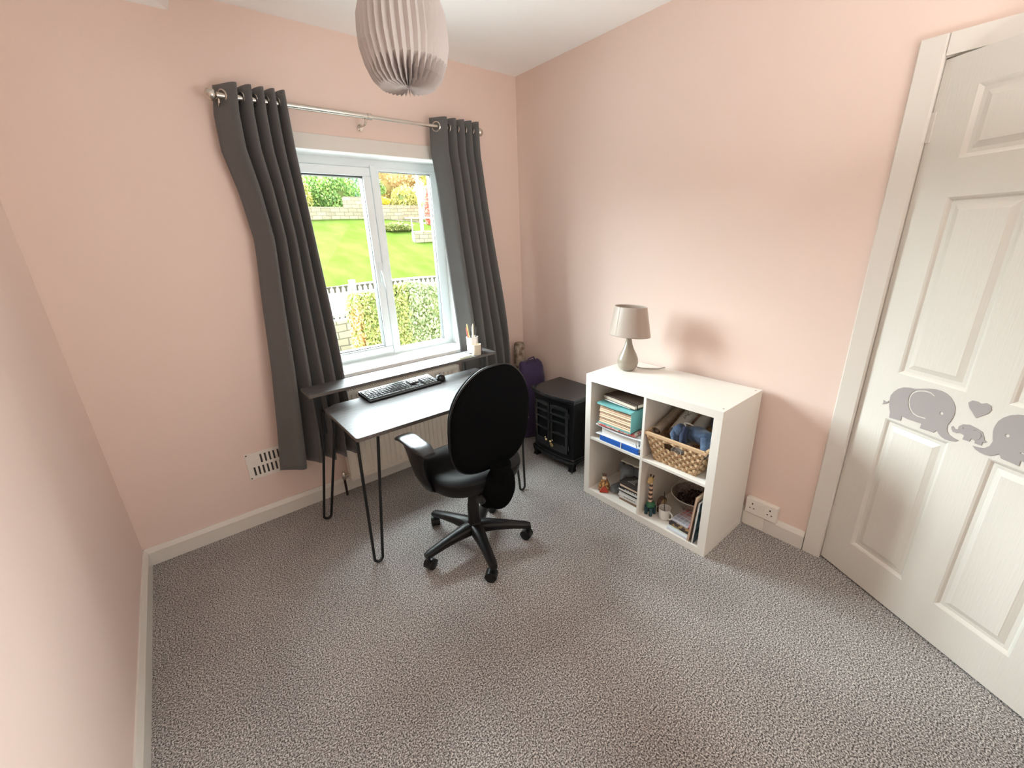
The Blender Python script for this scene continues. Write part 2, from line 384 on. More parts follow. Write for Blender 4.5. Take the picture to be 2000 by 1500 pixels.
def tri_fill(polys, name, m_, y=-.0012, t=.0006):
    # concave outlines filled with a curve
    cu = bpy.data.curves.new(name, 'CURVE'); cu.dimensions = '2D'; cu.fill_mode = 'BOTH'; cu.extrude = t
    for poly in polys:
        sp = cu.splines.new('POLY'); sp.points.add(len(poly)-1); sp.use_cyclic_u = True
        for p_, (a, z) in zip(sp.points, poly): p_.co = (a, z, 0, 1)
    tmp = bpy.data.objects.new(name, cu); COL.objects.link(tmp)
    dg = bpy.context.evaluated_depsgraph_get(); me = bpy.data.meshes.new_from_object(tmp.evaluated_get(dg))
    bpy.data.objects.remove(tmp); me.name = name; me.materials.clear(); me.materials.append(m_)
    o = bpy.data.objects.new(name, me); COL.objects.link(o); o.parent = door
    o.location = (0, y, 0); o.rotation_euler = (pi/2, 0, 0); return o
def circ(cx, cz, r, n=14): return [(cx+r*cos(2*pi*k/n), cz+r*sin(2*pi*k/n)) for k in range(n)]
def earshape(mirror=None, sc=1, o=(0, 0)):
    return [((mirror-a) if mirror else (o[0]+a*sc), z if mirror else o[1]+z*sc) for a, z in ear]
o = tri_fill([big, ear, circ(.284, .8625, .0055), tail], 'elephant_sticker', M['decal']); o['label'] = 'large grey elephant sticker at the hinge side'
MR = .747
o = tri_fill([[(MR-a, z) for a, z in big], [(MR-a, z) for a, z in ear], circ(MR-.284, .8625, .0055), [(MR-a, z) for a, z in tail]], 'elephant_sticker', M['decal']); o['label'] = 'large grey elephant sticker at the handle side'
o = tri_fill([heart], 'heart_sticker', M['decal'])
bear = [(.388+(.23-a)*.32, .83+(z-.875)*.32) for a, z in ear]
o = tri_fill([babyp, bear, circ(.355, .839, .002, 8)], 'baby_elephant_sticker', M['decal']); o['label'] = 'small grey elephant sticker between the two large ones'

# ------------------------------------------------------------------ wall vent
M['plastic_white'] = mat('white_plastic', (.78, .75, .69), .35)
M['dark_hole'] = mat('dark_slot', (.05, .045, .04), .8)
v = thing('wall_vent', 'white slotted air vent low on the wall beside the left curtain', 'vent', (-1.902, 0, .356))
def vent():
    b = MB(); w, h = .115, .078
    slots = []
    cols = [-.088+.0215*k for k in range(9)]
    for row, (z0, z1) in enumerate(((.008, .060), (-.060, -.008))):
        for k, x in enumerate(cols):
            if row == 0 and k < 2: continue
            slots.append((x, x+.0095, z0, z1))
    # plate made of strips round the slots
    b.box(-w, w, -.004, 0, .060, h); b.box(-w, w, -.004, 0, -.008, .008); b.box(-w, w, -.004, 0, -h, -.060)
    for z0, z1 in ((.008, .060), (-.060, -.008)):
        e = [-w]
        for s0, s1, a, c_ in slots:
            if a == z0: e += [s0, s1]
        e.append(w)
        for i in range(0, len(e), 2): b.box(e[i], e[i+1], -.004, 0, z0, z1)
    b.box(-.085, -.055, -.009, -.004, .024, .034)
    return b
vent().build('vent_plate', M['plastic_white'], v)
MB().box(-.113, .113, -.0012, -.0004, -.07, .07).build('vent_backing', M['dark_hole'], v)
for x in (-.107, .107):
    for z in (-.07, .07): MB().lathe([(.004, 0), (.004, -.0055)], (x, 0, z), 10, 'y').build('screw', M['dark_hole'], v)

# ------------------------------------------------------------------ sockets on the right wall
t = thing('wall_socket', 'white double wall socket above the skirting beside the door', 'socket', (0, -1.885, .128))
b = MB(); b.box(-.030, 0, -.075, .075, -.043, .043); b.build('face_plate', M['plastic_white'], t, bevel=.003)
for y in (-.008, .010):
    MB().box(-.034, -.029, y-.006, y+.006, .003, .026).build('switch', M['plastic_white'], t, bevel=.001)
for yc in (-.042, .042):
    b = MB(); b.box(-.0308, -.029, yc-.003, yc+.003, .011, .020); b.box(-.0308, -.029, yc-.013, yc-.006, -.013, -.008); b.box(-.0308, -.029, yc+.006, yc+.013, -.013, -.008)
    b.build('pin_holes', M['dark_hole'], t)
b = MB(); b.box(-.020, -.0, -1.905, -1.80, 0.001, .079)
struct(b.build('trim_5', M['plastic_white'], bevel=.002), 'plain white board let into the skirting under the socket', 'skirting board')

# ------------------------------------------------------------------ radiator
t = thing('radiator', 'cream panel radiator under the window behind the desk', 'radiator', (-1.095, 0, .10))
b = MB(); x0, x1, z0, z1 = -.415, .415, 0, .575
prof = []; N = 25; pw = (x1-x0-.04)/N
for k in range(N):
    a = x0+.02+k*pw
    prof += [(a, -.098), (a+pw*.36, -.098), (a+pw*.48, -.090), (a+pw*.86, -.090)]
prof = [(x0, -.092), (x0+.01, -.098)]+prof+[(x1-.01, -.098), (x1, -.092)]
prof += [(x1, -.082), (x0, -.082)]
b.rings([[Vector((a, y, .02)) for a, y in prof], [Vector((a, y, .555)) for a, y in prof]])
b.box(x0, x1, -.098, -.082, 0, .022); b.box(x0, x1, -.098, -.082, .553, z1-.004)
b.build('front_panel', M['radiator'], t)
b = MB(); b.box(x0, x1, -.047, -.038, 0, z1-.006)
b.box(x0-.002, x0+.002, -.1, -.035, .005, z1); b.box(x1-.002, x1+.002, -.1, -.035, .005, z1)
b.box(x0+.1, x0+.13, -.04, -.001, .1, .5); b.box(x1-.13, x1-.1, -.04, -.001, .1, .5)
b.build('back_panel', M['radiator'], t)
b = MB(); b.box(x0, x1, -.099, -.092, z1-.006, z1+.003); b.box(x0, x1, -.045, -.037, z1-.006, z1+.003)
for k in range(56): xx = x0+.01+k*(x1-x0-.02)/55; b.box(xx-.0025, xx+.0025, -.095, -.04, z1-.004, z1+.001)
b.build('top_grille', M['radiator'], t)
M['dark_pipe'] = mat('tarnished_pipe', (.07, .05, .045), .35, metal=.8)
b = MB(); b.tube([(x0-.002, -.065, .035), (x0-.035, -.065, .035)], .008); b.lathe([(.011, -.02), (.014, -.01), (.014, .015), (.008, .03)], (x0-.038, -.065, .035), 12)
b.build('valve', M['chrome'], t, smooth=True)
MB().tube([(x0-.038, -.065, .02), (x0-.038, -.065, -.099)], .0075).build('pipe', M['dark_pipe'], t, smooth=True)

# ------------------------------------------------------------------ curtain rod + curtains
t = thing('curtain_pole', 'brushed steel curtain pole with round finials above the window', 'curtain pole', (-1.10, 0, 2.125))
RY = -.09
b = MB(); b.tube([(-.68, RY, 0), (.02, RY, 0)], .0125, 16); b.tube([(.0, RY, 0), (.70, RY, 0)], .0095, 16)
b.build('pole', M['chrome'], t, smooth=True)
MB().tube([(.0, RY, 0), (.022, RY, 0)], .015, 16).build('collar', M['chrome'], t, smooth=True)
for x in (-.685, .715):
    b = MB(); b.sphere((x, RY, 0), .024, 20, 12); b.tube([(x+(.02 if x < 0 else -.02), RY, 0), (x+(.045 if x < 0 else -.045), RY, 0)], .011, 14)
    b.build('finial', M['chrome'], t, smooth=True)
for x in (-.012, -.66, .675):
    b = MB(); b.tube([(x, RY, -.013), (x, RY, -.026), (x, RY+.02, -.036), (x, -.004, -.036)], .005, 10); b.lathe([(.016, -.002), (.016, -.007)], (x, 0, -.036), 16, 'y')
    b.box(x-.005, x+.005, -.014, -.006, -.055, -.02)
    b.build('bracket', M['chrome'], t, smooth=True)

def interp(tab, z):
    tab = sorted(tab)
    if z <= tab[0][0]: return tab[0][1]
    for (a, u), (c_, w) in zip(tab, tab[1:]):
        if z <= c_:
            k = (z-a)/(c_-a); k = k*k*(3-2*k) if False else k; return u+(w-u)*k
    return tab[-1][1]
def curtain(name, label, left, right, ztop, zbot, folds, amp, warp, phase, base_y=-.092):
    t = thing(name, label, 'curtain', ((left[0][1]+right[0][1])/2, RY, ztop), group='curtains hung on the window pole')
    ox, oy, oz = t.location
    nu, nv = 200, 50
    def fn(u, v_):
        z = ztop+(zbot-ztop)*v_
        l, r = interp(left, z), interp(right, z)
        uu = warp(u)
        x = l+(r-l)*uu
        a = amp*(1+.15*v_)
        nf = int(folds); wl = (u*folds) % 1.0 if u < .9999 else (1.0 if abs(folds % 1) < 1e-6 else folds % 1)
        if wl < .78: sh_ = 1-2*sin(pi/2*wl/.78)**.75
        else: sh_ = -cos(pi*(wl-.78)/.22)
        y = base_y+a*sh_*(1 if u > .02 else 1)-.008*sin(3*v_*pi+u*9)*v_
        kk = min(1, max(0, (1.75-z)/1.0)); y -= .050*kk*kk*(3-2*kk)
        x += .006*sin(6*v_+u*5)*v_+.008*sin(2*pi*folds*u)*v_
        zz = z - .008*sin(u*7+2)*v_
        return (x-ox, y-oy, zz-oz)
    b = MB().grid(fn, nu, nv); o = b.build('fabric', M['curtain'], t, smooth=True, solid=.004)
    # steel eyelets where the cloth crosses the pole
    for k in range(int(folds)):
        u = (k+.17)/folds; z = 2.125; du = .004
        x, y, _ = fn(u, (z-ztop)/(zbot-ztop)); xa, ya, _ = fn(u+du, (z-ztop)/(zbot-ztop)); an = math.atan2(ya-y, xa-x)
        eb = MB(); eb.tube([(.024*cos(2*pi*q/24), 0, .024*sin(2*pi*q/24)) for q in range(25)], .0045, 8, cap=False)
        eb.build('eyelet', M['chrome'], t, smooth=True, loc=(x, y, z-oz), rot=(0, 0, an))
    return t
Lw = lambda u: u*.5+.5*u**.5
curtain('curtain', 'long dark grey eyelet curtain hanging left of the window',
        [(2.17, -1.765), (2.06, -1.785), (1.92, -1.79), (1.75, -1.76), (1.53, -1.742), (1.2, -1.775), (.9, -1.80), (.6, -1.835), (.32, -1.875)],
        [(2.17, -1.49), (1.94, -1.487), (1.57, -1.475), (1.2, -1.468), (.885, -1.462), (.6, -1.455), (.3, -1.452)], 2.172, .33, 5, .046, Lw, pi*.5)
curtain('curtain', 'long grey eyelet curtain hanging right of the window',
        [(2.15, -.712), (2.0, -.72), (1.82, -.70), (1.34, -.675), (.83, -.655), (.33, -.645)],
        [(2.18, -.405), (2.0, -.402), (1.58, -.347), (1.2, -.31), (.72, -.264), (.33, -.245)], 2.172, .33, 5, .038, lambda u: u*.62+.38*u**.55, pi*.5)

# ------------------------------------------------------------------ pendant shade
PX, PY, PZ = -1.362, -1.070, 1.966
t = thing('pendant_shade', 'white pleated paper lampshade hanging from the ceiling', 'lampshade', (PX, PY, PZ))
def pleat():
    b = MB(); n = 36
    lev = [(.006, .006, .0), (.040, .000, .45), (.088, .003, .38), (.112, .026, .20), (.129, .064, .05), (.140, .110, .06), (.140, .150, .07), (.136, .19, .06), (.120, .238, .06), (.095, .272, .10), (.055, .290, .14), (.03, .292, .1)]
    rs = []
    for i, (r, z, dep) in enumerate(lev):
        ring = []
        for k in range(2*n):
            a = pi*k/n + (pi/n*.0 if i % 2 else 0)
            rr = r*(1-dep*1.25) if k % 2 else r
            zz = z+(.016*min(1, dep*6) if (k % 2 and z < .05) else 0)
            ring.append(Vector((rr*cos(a), rr*sin(a), zz)))
        rs.append(ring)
    return b.rings(rs, cap0=False, cap1=False)
pleat().build('shade', M['paper'], t, solid=.0008)
b = MB(); b.tube([(0, 0, .19), (0, 0, H-PZ-.02)], .0035, 8); b.build('cord', M['plastic_white'], t)
b = MB(); b.lathe([(.04, H-PZ), (.038, H-PZ-.02), (.012, H-PZ-.028)], n=24); b.build('ceiling_rose', M['plastic_white'], t, smooth=True)
b = MB(); b.lathe([(.018, .16), (.02, .22), (.014, .25)], n=16); b.build('bulb_holder', M['plastic_white'], t, smooth=True)

# ------------------------------------------------------------------ desk
DX0, DX1, DYF, DYB, DTZ = -1.652, -.695, -.833, -.335, .710
t = thing('desk', 'small two-tier grey oak desk with black hairpin legs under the window', 'desk', (-1.17, -.6, 0))
lo = Vector((-1.17, -.6, 0))
def L3(p): return Vector(p)-lo
def rrect(x0, x1, y0, y1, r, n=5, cut=None):
    pts = []
    for cx, cy, a0 in ((x1-r, y1-r, 0), (x0+r, y1-r, 90), (x0+r, y0+r, 180), (x1-r, y0+r, 270)):
        for k in range(n+1):
            a = radians(a0+90*k/n); pts.append((cx+r*cos(a), cy+r*sin(a)))
    return pts
poly = rrect(DX0, DX1, DYF, DYB, .015)
poly = [p for p in poly if not (p[0] < DX0+.02 and p[1] > DYB-.02)]
poly = [(a, c_) for a, c_ in poly]
# bevelled rear-left corner
idx = max(range(len(poly)), key=lambda i: (poly[i][1] > DYB-.02 and poly[i][0] > DX1-.02) and i)
newp = []
for i, p in enumerate(poly):
    newp.append(p)
    if i == 5: newp += [(DX0+.058, DYB), (DX0+.001, DYB-.04)]
poly = newp
b = MB().prism(poly, DTZ-.018, DTZ, lambda a, c_, d: L3((a, c_, d)))
o = b.build('tabletop', M['desk_wood'], t, bevel=.0015); o.data.materials.append(M['desk_edge'])
for p_ in o.data.polygons:
    if abs(p_.normal.z) < .5: p_.material_index = 1
RX0, RX1, RYF, RYB, RZ = -1.713, -.555, -.381, -.222, .800
b = MB().prism(rrect(RX0, RX1, RYF, RYB, .006, 3), RZ-.016, RZ, lambda a, c_, d: L3((a, c_, d)))
o = b.build('raised_shelf', M['desk_wood'], t, bevel=.0015); o.data.materials.append(M['desk_edge'])
for p_ in o.data.polygons:
    if abs(p_.normal.z) < .5: p_.material_index = 1
def hairpin(top1, top2, foot, rr=.0072, axis=None):
    t1, t2, f = Vector(top1), Vector(top2), Vector(foot)
    side = (t2-t1).normalized(); rad = .020
    pts = [t1]
    a = f-side*rad+Vector((0, 0, rad+.004)); c_ = f+side*rad+Vector((0, 0, rad+.004))
    pts.append(a)
    for k in range(1, 8):
        an = pi*k/8; pts.append(f+Vector((0, 0, rad+rr-0.0))-side*rad*cos(an)-Vector((0, 0, rad*sin(an))))
    pts += [c_, t2]
    return [L3(p) for p in pts]
zt = DTZ-.018
for tops, foot in ((((-1.640, -.795, zt), (-1.548, -.803, zt)), (-1.628, -.768, 0)), (((-.795, -.800, zt), (-.705, -.795, zt)), (-.697, -.775, 0))):
    b = MB(); b.tube(hairpin(tops[0], tops[1], foot), .0072, 10)
    cx = (tops[0][0]+tops[1][0])/2
    b.box(cx-.062-lo.x, cx+.062-lo.x, -.812-lo.y, -.77-lo.y, zt-.004, zt)
    b.build('leg', M['black_metal'], t, smooth=True)
for tops, foot in ((((-1.652, -.345, zt), (-1.590, -.345, zt)), (-1.716, -.236, 0)), (((-.76, -.345, zt), (-.70, -.345, zt)), (-.64, -.24, 0))):
    b = MB(); b.tube(hairpin(tops[0], tops[1], foot), .0072, 10); cx = (tops[0][0]+tops[1][0])/2
    b.box(cx-.045-lo.x, cx+.045-lo.x, -.37-lo.y, -.338-lo.y, zt-.004, zt)
    b.build('leg', M['black_metal'], t, smooth=True)
for x0_, x1_, z0_, yy in ((-1.684, -1.648, .56, -.328), (-1.612, -1.600, .66, -.285), (-.612, -.588, .58, -.30), (-.760, -.748, .64, -.30)):
    b = MB(); b.box(x0_-lo.x, x1_-lo.x, yy-.004-lo.y, yy+.004-lo.y, z0_, RZ-.016)
    b.box(x0_-lo.x, x1_-lo.x, yy-.03-lo.y, yy+.004-lo.y, RZ-.020, RZ-.016)
    b.build('upright_bracket', M['black_metal'], t)
# ------------------------------------------------------------------ keyboard and mouse
KZ = DTZ+.006
M['key'] = mat('black_key_plastic', (.03, .032, .034), .42, spec=1.0, coat=.7)
t = thing('keyboard', 'black full-size keyboard lying on the desk', 'keyboard', (-1.232, -.375, DTZ), rotz=radians(1.5))
b = MB(); kw_, kd = .217, .080
b.add([(-kw_, -kd, 0), (kw_, -kd, 0), (kw_, kd, 0), (-kw_, kd, 0), (-kw_, -kd, .011), (kw_, -kd, .011), (kw_, kd, .024), (-kw_, kd, .024)],
      [(0,1,2,3),(4,5,6,7),(0,1,5,4),(1,2,6,5),(2,3,7,6),(3,0,4,7)])
b.build('case', M['black_plastic'], t, bevel=.003)
b = MB()
def key(x0, x1, row):
    y0 = -kd+.008+row*.0228; y1 = y0+.0198
    zz = lambda y: .011+.013*(y+kd)/(2*kd)
    b.add([(x0, y0, zz(y0)), (x1, y0, zz(y0)), (x1, y1, zz(y1)), (x0, y1, zz(y1)), (x0+.0015, y0+.0015, zz(y0)+.007), (x1-.0015, y0+.0015, zz(y0)+.007), (x1-.0015, y1-.002, zz(y1)+.006), (x0+.0015, y1-.002, zz(y1)+.006)],
          [(4,5,6,7),(0,1,5,4),(1,2,6,5),(2,3,7,6),(3,0,4,7)])
for row in range(6):
    if row == 0:
        xs_ = [(-.212, -.188), (-.186, -.164), (-.162, -.14), (-.138, -.03), (-.028, -.006), (-.004, .018), (.020, .046)]
        for a, c_ in xs_: key(a, c_, 0)
    else:
        for k in range(14): key(-.212+k*.0185, -.212+k*.0185+.0167, row)
    if row in (4, 5, 3):
        for k in range(3): key(.058+k*.0185, .0747+k*.0185, row)
    if row in (0,):
        for k in range(3): key(.058+k*.0185, .0747+k*.0185, row)
    if row == 1: key(.0765, .0932, row)
    if row < 5:
        for k in range(4): key(.126+k*.0185 if k else .126, .126+k*.0185+.0167, row)
b.build('keys', M['key'], t)['kind'] = 'stuff'
t = thing('mouse', 'black computer mouse beside the keyboard', 'mouse', (-.985, -.385, DTZ), rotz=radians(-22))
def mouse():
    b = MB(); rs = []
    for k in range(9):
        u = k/8; y = -.055+.11*u; w = .031*sqrt(max(.02, 1-abs(2*u-1)**2.6)); h = .036*(sin(pi*min(1, .12+u*.86)))**.6*(1.08-.3*u)
        ring = []
        for j in range(16):
            a = pi*j/15; ring.append(Vector((w*cos(a), y, max(0.0, h*sin(a)**.7))))
        rs.append(ring)
    return b.rings(rs)
mouse().build('mouse_body', M['black_plastic'], t, smooth=True, subsurf=1)
MB().lathe([(.007, -.003), (.007, .003)], (0, .030, .0245), 14, 'x').build('scroll_wheel', M['gasket'], t)

# ------------------------------------------------------------------ items on the raised shelf
z = RZ
M['pot'] = mat('white_ceramic', (.74, .72, .70), .25, var=((.62, .52, .45), 40, .6, .7))
px_, py_ = -.672, -.285
t = thing('pen_pot', 'white speckled pot holding pens on the raised desk shelf', 'pen pot', (px_, py_, z))
b = MB(); b.lathe([(.030, 0), (.036, .004), (.038, .105), (.035, .105), (.032, .006)], n=28, cap1=True); b.build('pot_body', M['pot'], t, smooth=True)
pens = [(-.020, .008, .165, (.65, .16, .14), 'pink-red pen with a white barrel'), (-.008, .02, .185, (.78, .62, .25), 'tall yellow pencil'), (.004, -.006, .19, (.75, .7, .5), 'pale wooden pencil'),
        (.014, .014, .17, (.85, .85, .82), 'slim white pen'), (.024, .0, .165, (.02, .02, .025), 'black capped pen'), (-.016, -.014, .15, (.04, .04, .045), 'short dark pen')]
for i, (dx, dy, h, c_, lb) in enumerate(pens):
    m_ = mat('pen_colour', c_, .35)
    pe = MB(); base = Vector((0, 0, 0)); top = Vector((dx*.9, dy*.9, h-.008))
    pe.tube([base, top*.93, top], [.0042, .0042, .0018], 8)
    o = pe.build('pencil' if 'pencil' in lb else 'pen', m_, smooth=True, loc=(px_+dx*.7, py_+dy*.7, z+.008))
    tag(o, lb+' standing in the white pot', 'pencil' if 'pencil' in lb else 'pen', 'pens in the white pot')
M['wax'] = mat('cream_wax', (.74, .66, .52), .4)
t = thing('candle', 'cream candle in a frosted tumbler in front of the pen pot', 'candle', (-.688, -.348, z))
b = MB(); b.lathe([(.027, 0), (.029, .003), (.031, .068), (.029, .068), (.0285, .056)], n=28); b.build('tumbler', M['wax'], t, smooth=True)
b = MB(); b.lathe([(.0285, .05), (.0285, .057)], n=24); b.build('wax', M['ceiling'], t)
MB().tube([(0, 0, .056), (.001, 0, .064)], .001, 6).build('wick', M['gasket'], t)
M['purple_dark'] = mat('dark_purple_tin', (.10, .05, .09), .3)
t = thing('ink_pot', 'small round dark purple tin on the shelf right of the candle', 'tin', (-.628, -.292, z))
MB().lathe([(.013, 0), (.017, .006), (.018, .02), (.014, .033)], n=20).build('tin_body', M['purple_dark'], t, smooth=True)
MB().lathe([(.0145, .033), (.0145, .038), (.010, .040)], n=20).build('lid', M['black_plastic'], t, smooth=True)
M['paper_white'] = mat('white_paper', (.80, .80, .78), .6); M['paper_green'] = mat('pale_green_paper', (.62, .70, .50), .6)
t = thing('notepad', 'green-edged white notepad on the shelf left of the candle', 'notepad', (-.79, -.325, z), rotz=radians(8))
MB().box(-.065, .06, -.045, .045, 0, .003).build('backing_sheet', M['paper_green'], t)
MB().box(-.05, .055, -.04, .04, .003, .010).build('pages', M['paper_white'], t, bevel=.001)

# ------------------------------------------------------------------ office chair
CX, CY = -1.187, -.975
t = thing('office_chair', 'black fabric office swivel chair pulled up to the desk', 'chair', (CX, CY, 0))
def star_leg(ang):
    b = MB(); d = Vector((cos(ang), sin(ang), 0)); s_ = Vector((-sin(ang), cos(ang), 0)); rs = []
    for r, zc, w, h in ((.02, .105, .030, .026), (.06, .108, .027, .026), (.12, .105, .022, .021), (.20, .097, .019, .016), (.265, .087, .017, .013), (.288, .082, .013, .011)):
        ring = []
        for k in range(12):
            a = 2*pi*k/12; ring.append(d*r+s_*(1.3*w*(abs(cos(a))**.7)*(1 if cos(a) > 0 else -1))+Vector((0, 0, zc+1.15*h*(abs(sin(a))**.7)*(1 if sin(a) > 0 else -1))))
        rs.append(ring)
    b.rings(rs)
    b.tube([d*.276+Vector((0, 0, .085)), d*.276+Vector((0, 0, .055))], [.012, .011], 10)
    return b
angs = [radians(a) for a in (181, 253, 325, 37, 109)]
for i, a in enumerate(angs):
    star_leg(a).build('base_arm', M['black_plastic'], t, smooth=True)
    d = Vector((cos(a), sin(a), 0)); pos = d*.276
    tw = radians((20, 60, -30, 80, 140)[i])+a
    cst = MB()
    ux = Vector((cos(tw), sin(tw), 0)); uy = Vector((-sin(tw), cos(tw), 0))
    rs = []
    for hw in (-.022, -.019, -.004, -.003): pass
    for s0, s1 in ((-.024, -.004), (.004, .024)):
        ringset = []
        for off, rr in ((s0, .018), (s0+.003*(1 if s0 < 0 else 1), .0245), (s1-.003, .0245), (s1, .018)):
            ringset.append([Vector((0, 0, .0250))+uy*off+(ux*cos(2*pi*k/20)+Vector((0, 0, 1))*sin(2*pi*k/20))*rr-ux*.012 for k in range(20)])
        cst.rings(ringset)
    w = cst.build('caster', M['black_plastic'], t, smooth=True, loc=pos)
    h = MB(); ringset = []
    for off in (-.021, .021):
        ringset.append([Vector((0, 0, .026))-ux*.012+uy*off+(ux*cos(pi*k/10-.2)+Vector((0, 0, 1))*sin(pi*k/10-.2))*.029 for k in range(12)])
    h.rings(ringset); h.tube([(0, 0, .045), (0, 0, .06)], .010, 10)
    h.build('caster_hood', M['black_plastic'], w)
b = MB(); b.lathe([(.030, .075), (.040, .09), (.042, .125), (.032, .138), (.031, .145), (.030, .24), (.027, .25), (.024, .27), (.024, .395)], n=28)
b.build('gas_column', M['black_plastic'], t, smooth=True)
# mechanism under the seat, levers
b = MB(); b.box(-.075, .075, -.13, .10, .375, .415); b.box(-.03, .03, -.2, -.1, .38, .405)
b.build('tilt_mechanism', M['black_plastic'], t, bevel=.008)
b = MB(); b.tube([(.05, 0, .395), (.17, -.02, .392), (.20, -.02, .385)], [.005, .005, .009], 8); b.build('height_lever', M['black_plastic'], t, smooth=True)
# seat pan and cushion: super-ellipse sections
def sel(cx, cy, a, c_, z_, e=2.8, n=48, dz=None):
    r = []
    for k in range(n):
        th = 2*pi*k/n; co, si = cos(th), sin(th)
        x = a*(abs(co)**(2/e))*(1 if co > 0 else -1); y = c_*(abs(si)**(2/e))*(1 if si > 0 else -1)
        z2 = z_+(dz(x, y) if dz else 0)
        r.append(Vector((cx+x, cy+y, z2)))
    return r
wf = lambda x, y: -.03*max(0, (y-.08)/.15)**2
scy = .015
b = MB(); b.rings([sel(0, scy, .10, .11, .408), sel(0, scy, .17, .17, .415, dz=wf), sel(0, scy, .222, .218, .432, dz=wf), sel(0, scy, .229, .225, .447, dz=wf), sel(0, scy, .229, .225, .462, dz=wf)])
b.build('seat_shell', M['black_plastic'], t, smooth=True)
b = MB(); b.rings([sel(0, scy, .229, .225, .462, dz=wf), sel(0, scy, .234, .230, .474, dz=wf), sel(0, scy, .232, .228, .492, dz=wf), sel(0, scy, .215, .212, .507, dz=wf), sel(0, scy, .17, .17, .509, dz=wf), sel(0, scy, .08, .08, .500)])
b.build('seat', M['seat_fabric'], t, smooth=True)
# backrest
def backpt(th, s_, front):
    """outline angle th, s_=0..1 inset ; returns local point"""
    co, si = cos(th), sin(th)
    e = 2.9 if si > 0 else 3.5
    hx = (abs(co)**(2/e))*(1 if co > 0 else -1); hz = (abs(si)**(2/e))*(1 if si > 0 else -1)
    zc = .765; zz = hz*(.252 if si > 0 else .232)
    wmax = .205*(1-.30*max(0, hz)**2.2-.05*max(0, -hz)**2)
    return hx*wmax*s_, zc+zz*s_
def backsurf(x, z_):
    return -.222-.035*((z_-.765)/.25)+.55*x*x*1.15-.012*cos((z_-.7)*7)
def back_ring(s_, off, n=56):
    r = []
    for k in range(n):
        th = 2*pi*k/n; x, z_ = backpt(th, s_, 0); r.append(Vector((x, backsurf(x, z_)+off, z_)))
    return r
b = MB(); b.rings([back_ring(.05, -.022), back_ring(.5, -.022), back_ring(.85, -.020), back_ring(.965, -.012), back_ring(.995, -.002), back_ring(1.0, .004)], True, True)
b.build('back_cover', M['black_fabric'], t, smooth=True)
b = MB(); b.rings([back_ring(.985, .006), back_ring(.995, .012), back_ring(.985, .03), back_ring(.94, .046), back_ring(.7, .055), back_ring(.1, .055)], True, True)
b.build('back_cushion', M['black_fabric'], t, smooth=True)
b = MB(); b.tube(back_ring(1.004, .005)+[back_ring(1.004, .005)[0]], .0045, 8, cap=False); b.build('piping', M['black_plastic'], t, smooth=True)
# back support with gaiter
b = MB(); rs = []
for i in range(23):
    u = i/22
    # path from under seat, back and up
    p = Vector((.012, -.12-.115*sin(u*pi*.5)**.8, .345+.06*(1-cos(u*pi*.5))+.16*u**1.3-.0))
    w = (.05+.035*sin(pi*min(1, u*1.35))**.8)*(1+.035*(i % 2)); dpt = (.038+.018*sin(pi*min(1, u*1.4)))*(1+.05*(i % 2))
    dirv = Vector((0, -cos(u*pi*.5), .25+.9*u)).normalized(); side = Vector((1, 0, 0)); nn = dirv.cross(side)
    rs.append([p+side*w*cos(2*pi*k/20)+nn*dpt*sin(2*pi*k/20) for k in range(20)])
b.rings(rs); b.build('back_support', M['black_fabric'], t, smooth=True)
b = MB(); b.sphere((.016, -.218, .440), .085, 24, 16, (.95, .55, 1.35)); b.build('support_cover', M['black_fabric'], t, smooth=True)
b = MB(); b.lathe([(.018, -.02), (.026, -.014), (.026, .014), (.018, .02)], (-.065, -.19, .40), 10, 'x'); b.build('tension_knob', M['black_plastic'], t, smooth=False)
# arm rests
def arm(sg):
    b = MB(); rs = []
    for k in range(13):
        u = k/12; y = .185-.30*u
        zz = .672-.038*(max(0, 1-u*2.2))**1.6+.004*sin(u*pi)-.012*max(0, (u-.75)/.25)**2
        x = sg*(.262+.010*sin(u*pi)-.008*(1-u))
        w = .042*min(1, .55+2.4*min(u, 1-u)+.1); h = .013*min(1, .5+4*min(u, 1-u))
        rs.append([Vector((x+w*(abs(cos(2*pi*q/16))**.75)*(1 if cos(2*pi*q/16) > 0 else -1), y, zz+h*(abs(sin(2*pi*q/16))**.75)*(1 if sin(2*pi*q/16) > 0 else -1))) for q in range(16)])
    b.rings(rs); pad = b.build('arm_pad', M['arm_plastic'], t, smooth=True)
    b = MB(); rs = []
    for (x, y0, y1, zz, w) in ((.262, .15, -.095, .662, .026), (.264, .135, -.085, .645, .022), (.266, .10, -.06, .610, .018), (.264, .075, -.055, .56, .017), (.256, .055, -.06, .50, .017), (.235, .04, -.055, .445, .016), (.20, .03, -.05, .418, .014), (.12, .025, -.045, .405, .010)):
        x *= sg; ring = []
        for q in range(16):
            a = 2*pi*q/16; ring.append(Vector((x+w*cos(a), (y0+y1)/2+(y0-y1)/2*(abs(sin(a))**.7)*(1 if sin(a) > 0 else -1), zz+(.0))))
        rs.append(ring)
    b.rings(rs); b.build('arm_bracket', M['black_plastic'], t, smooth=True)
    b = MB(); b.lathe([(.012, 0), (.014, .006), (.014, .014)], (sg*.245, .13, .628), 10, 'x'); b.build('arm_button', M['black_plastic'], pad)
arm(-1); arm(1)

# ------------------------------------------------------------------ stove heater
t = thing('stove_heater', 'black electric stove heater with curved door beside the bookcase', 'heater', (-.185, -.655, 0))
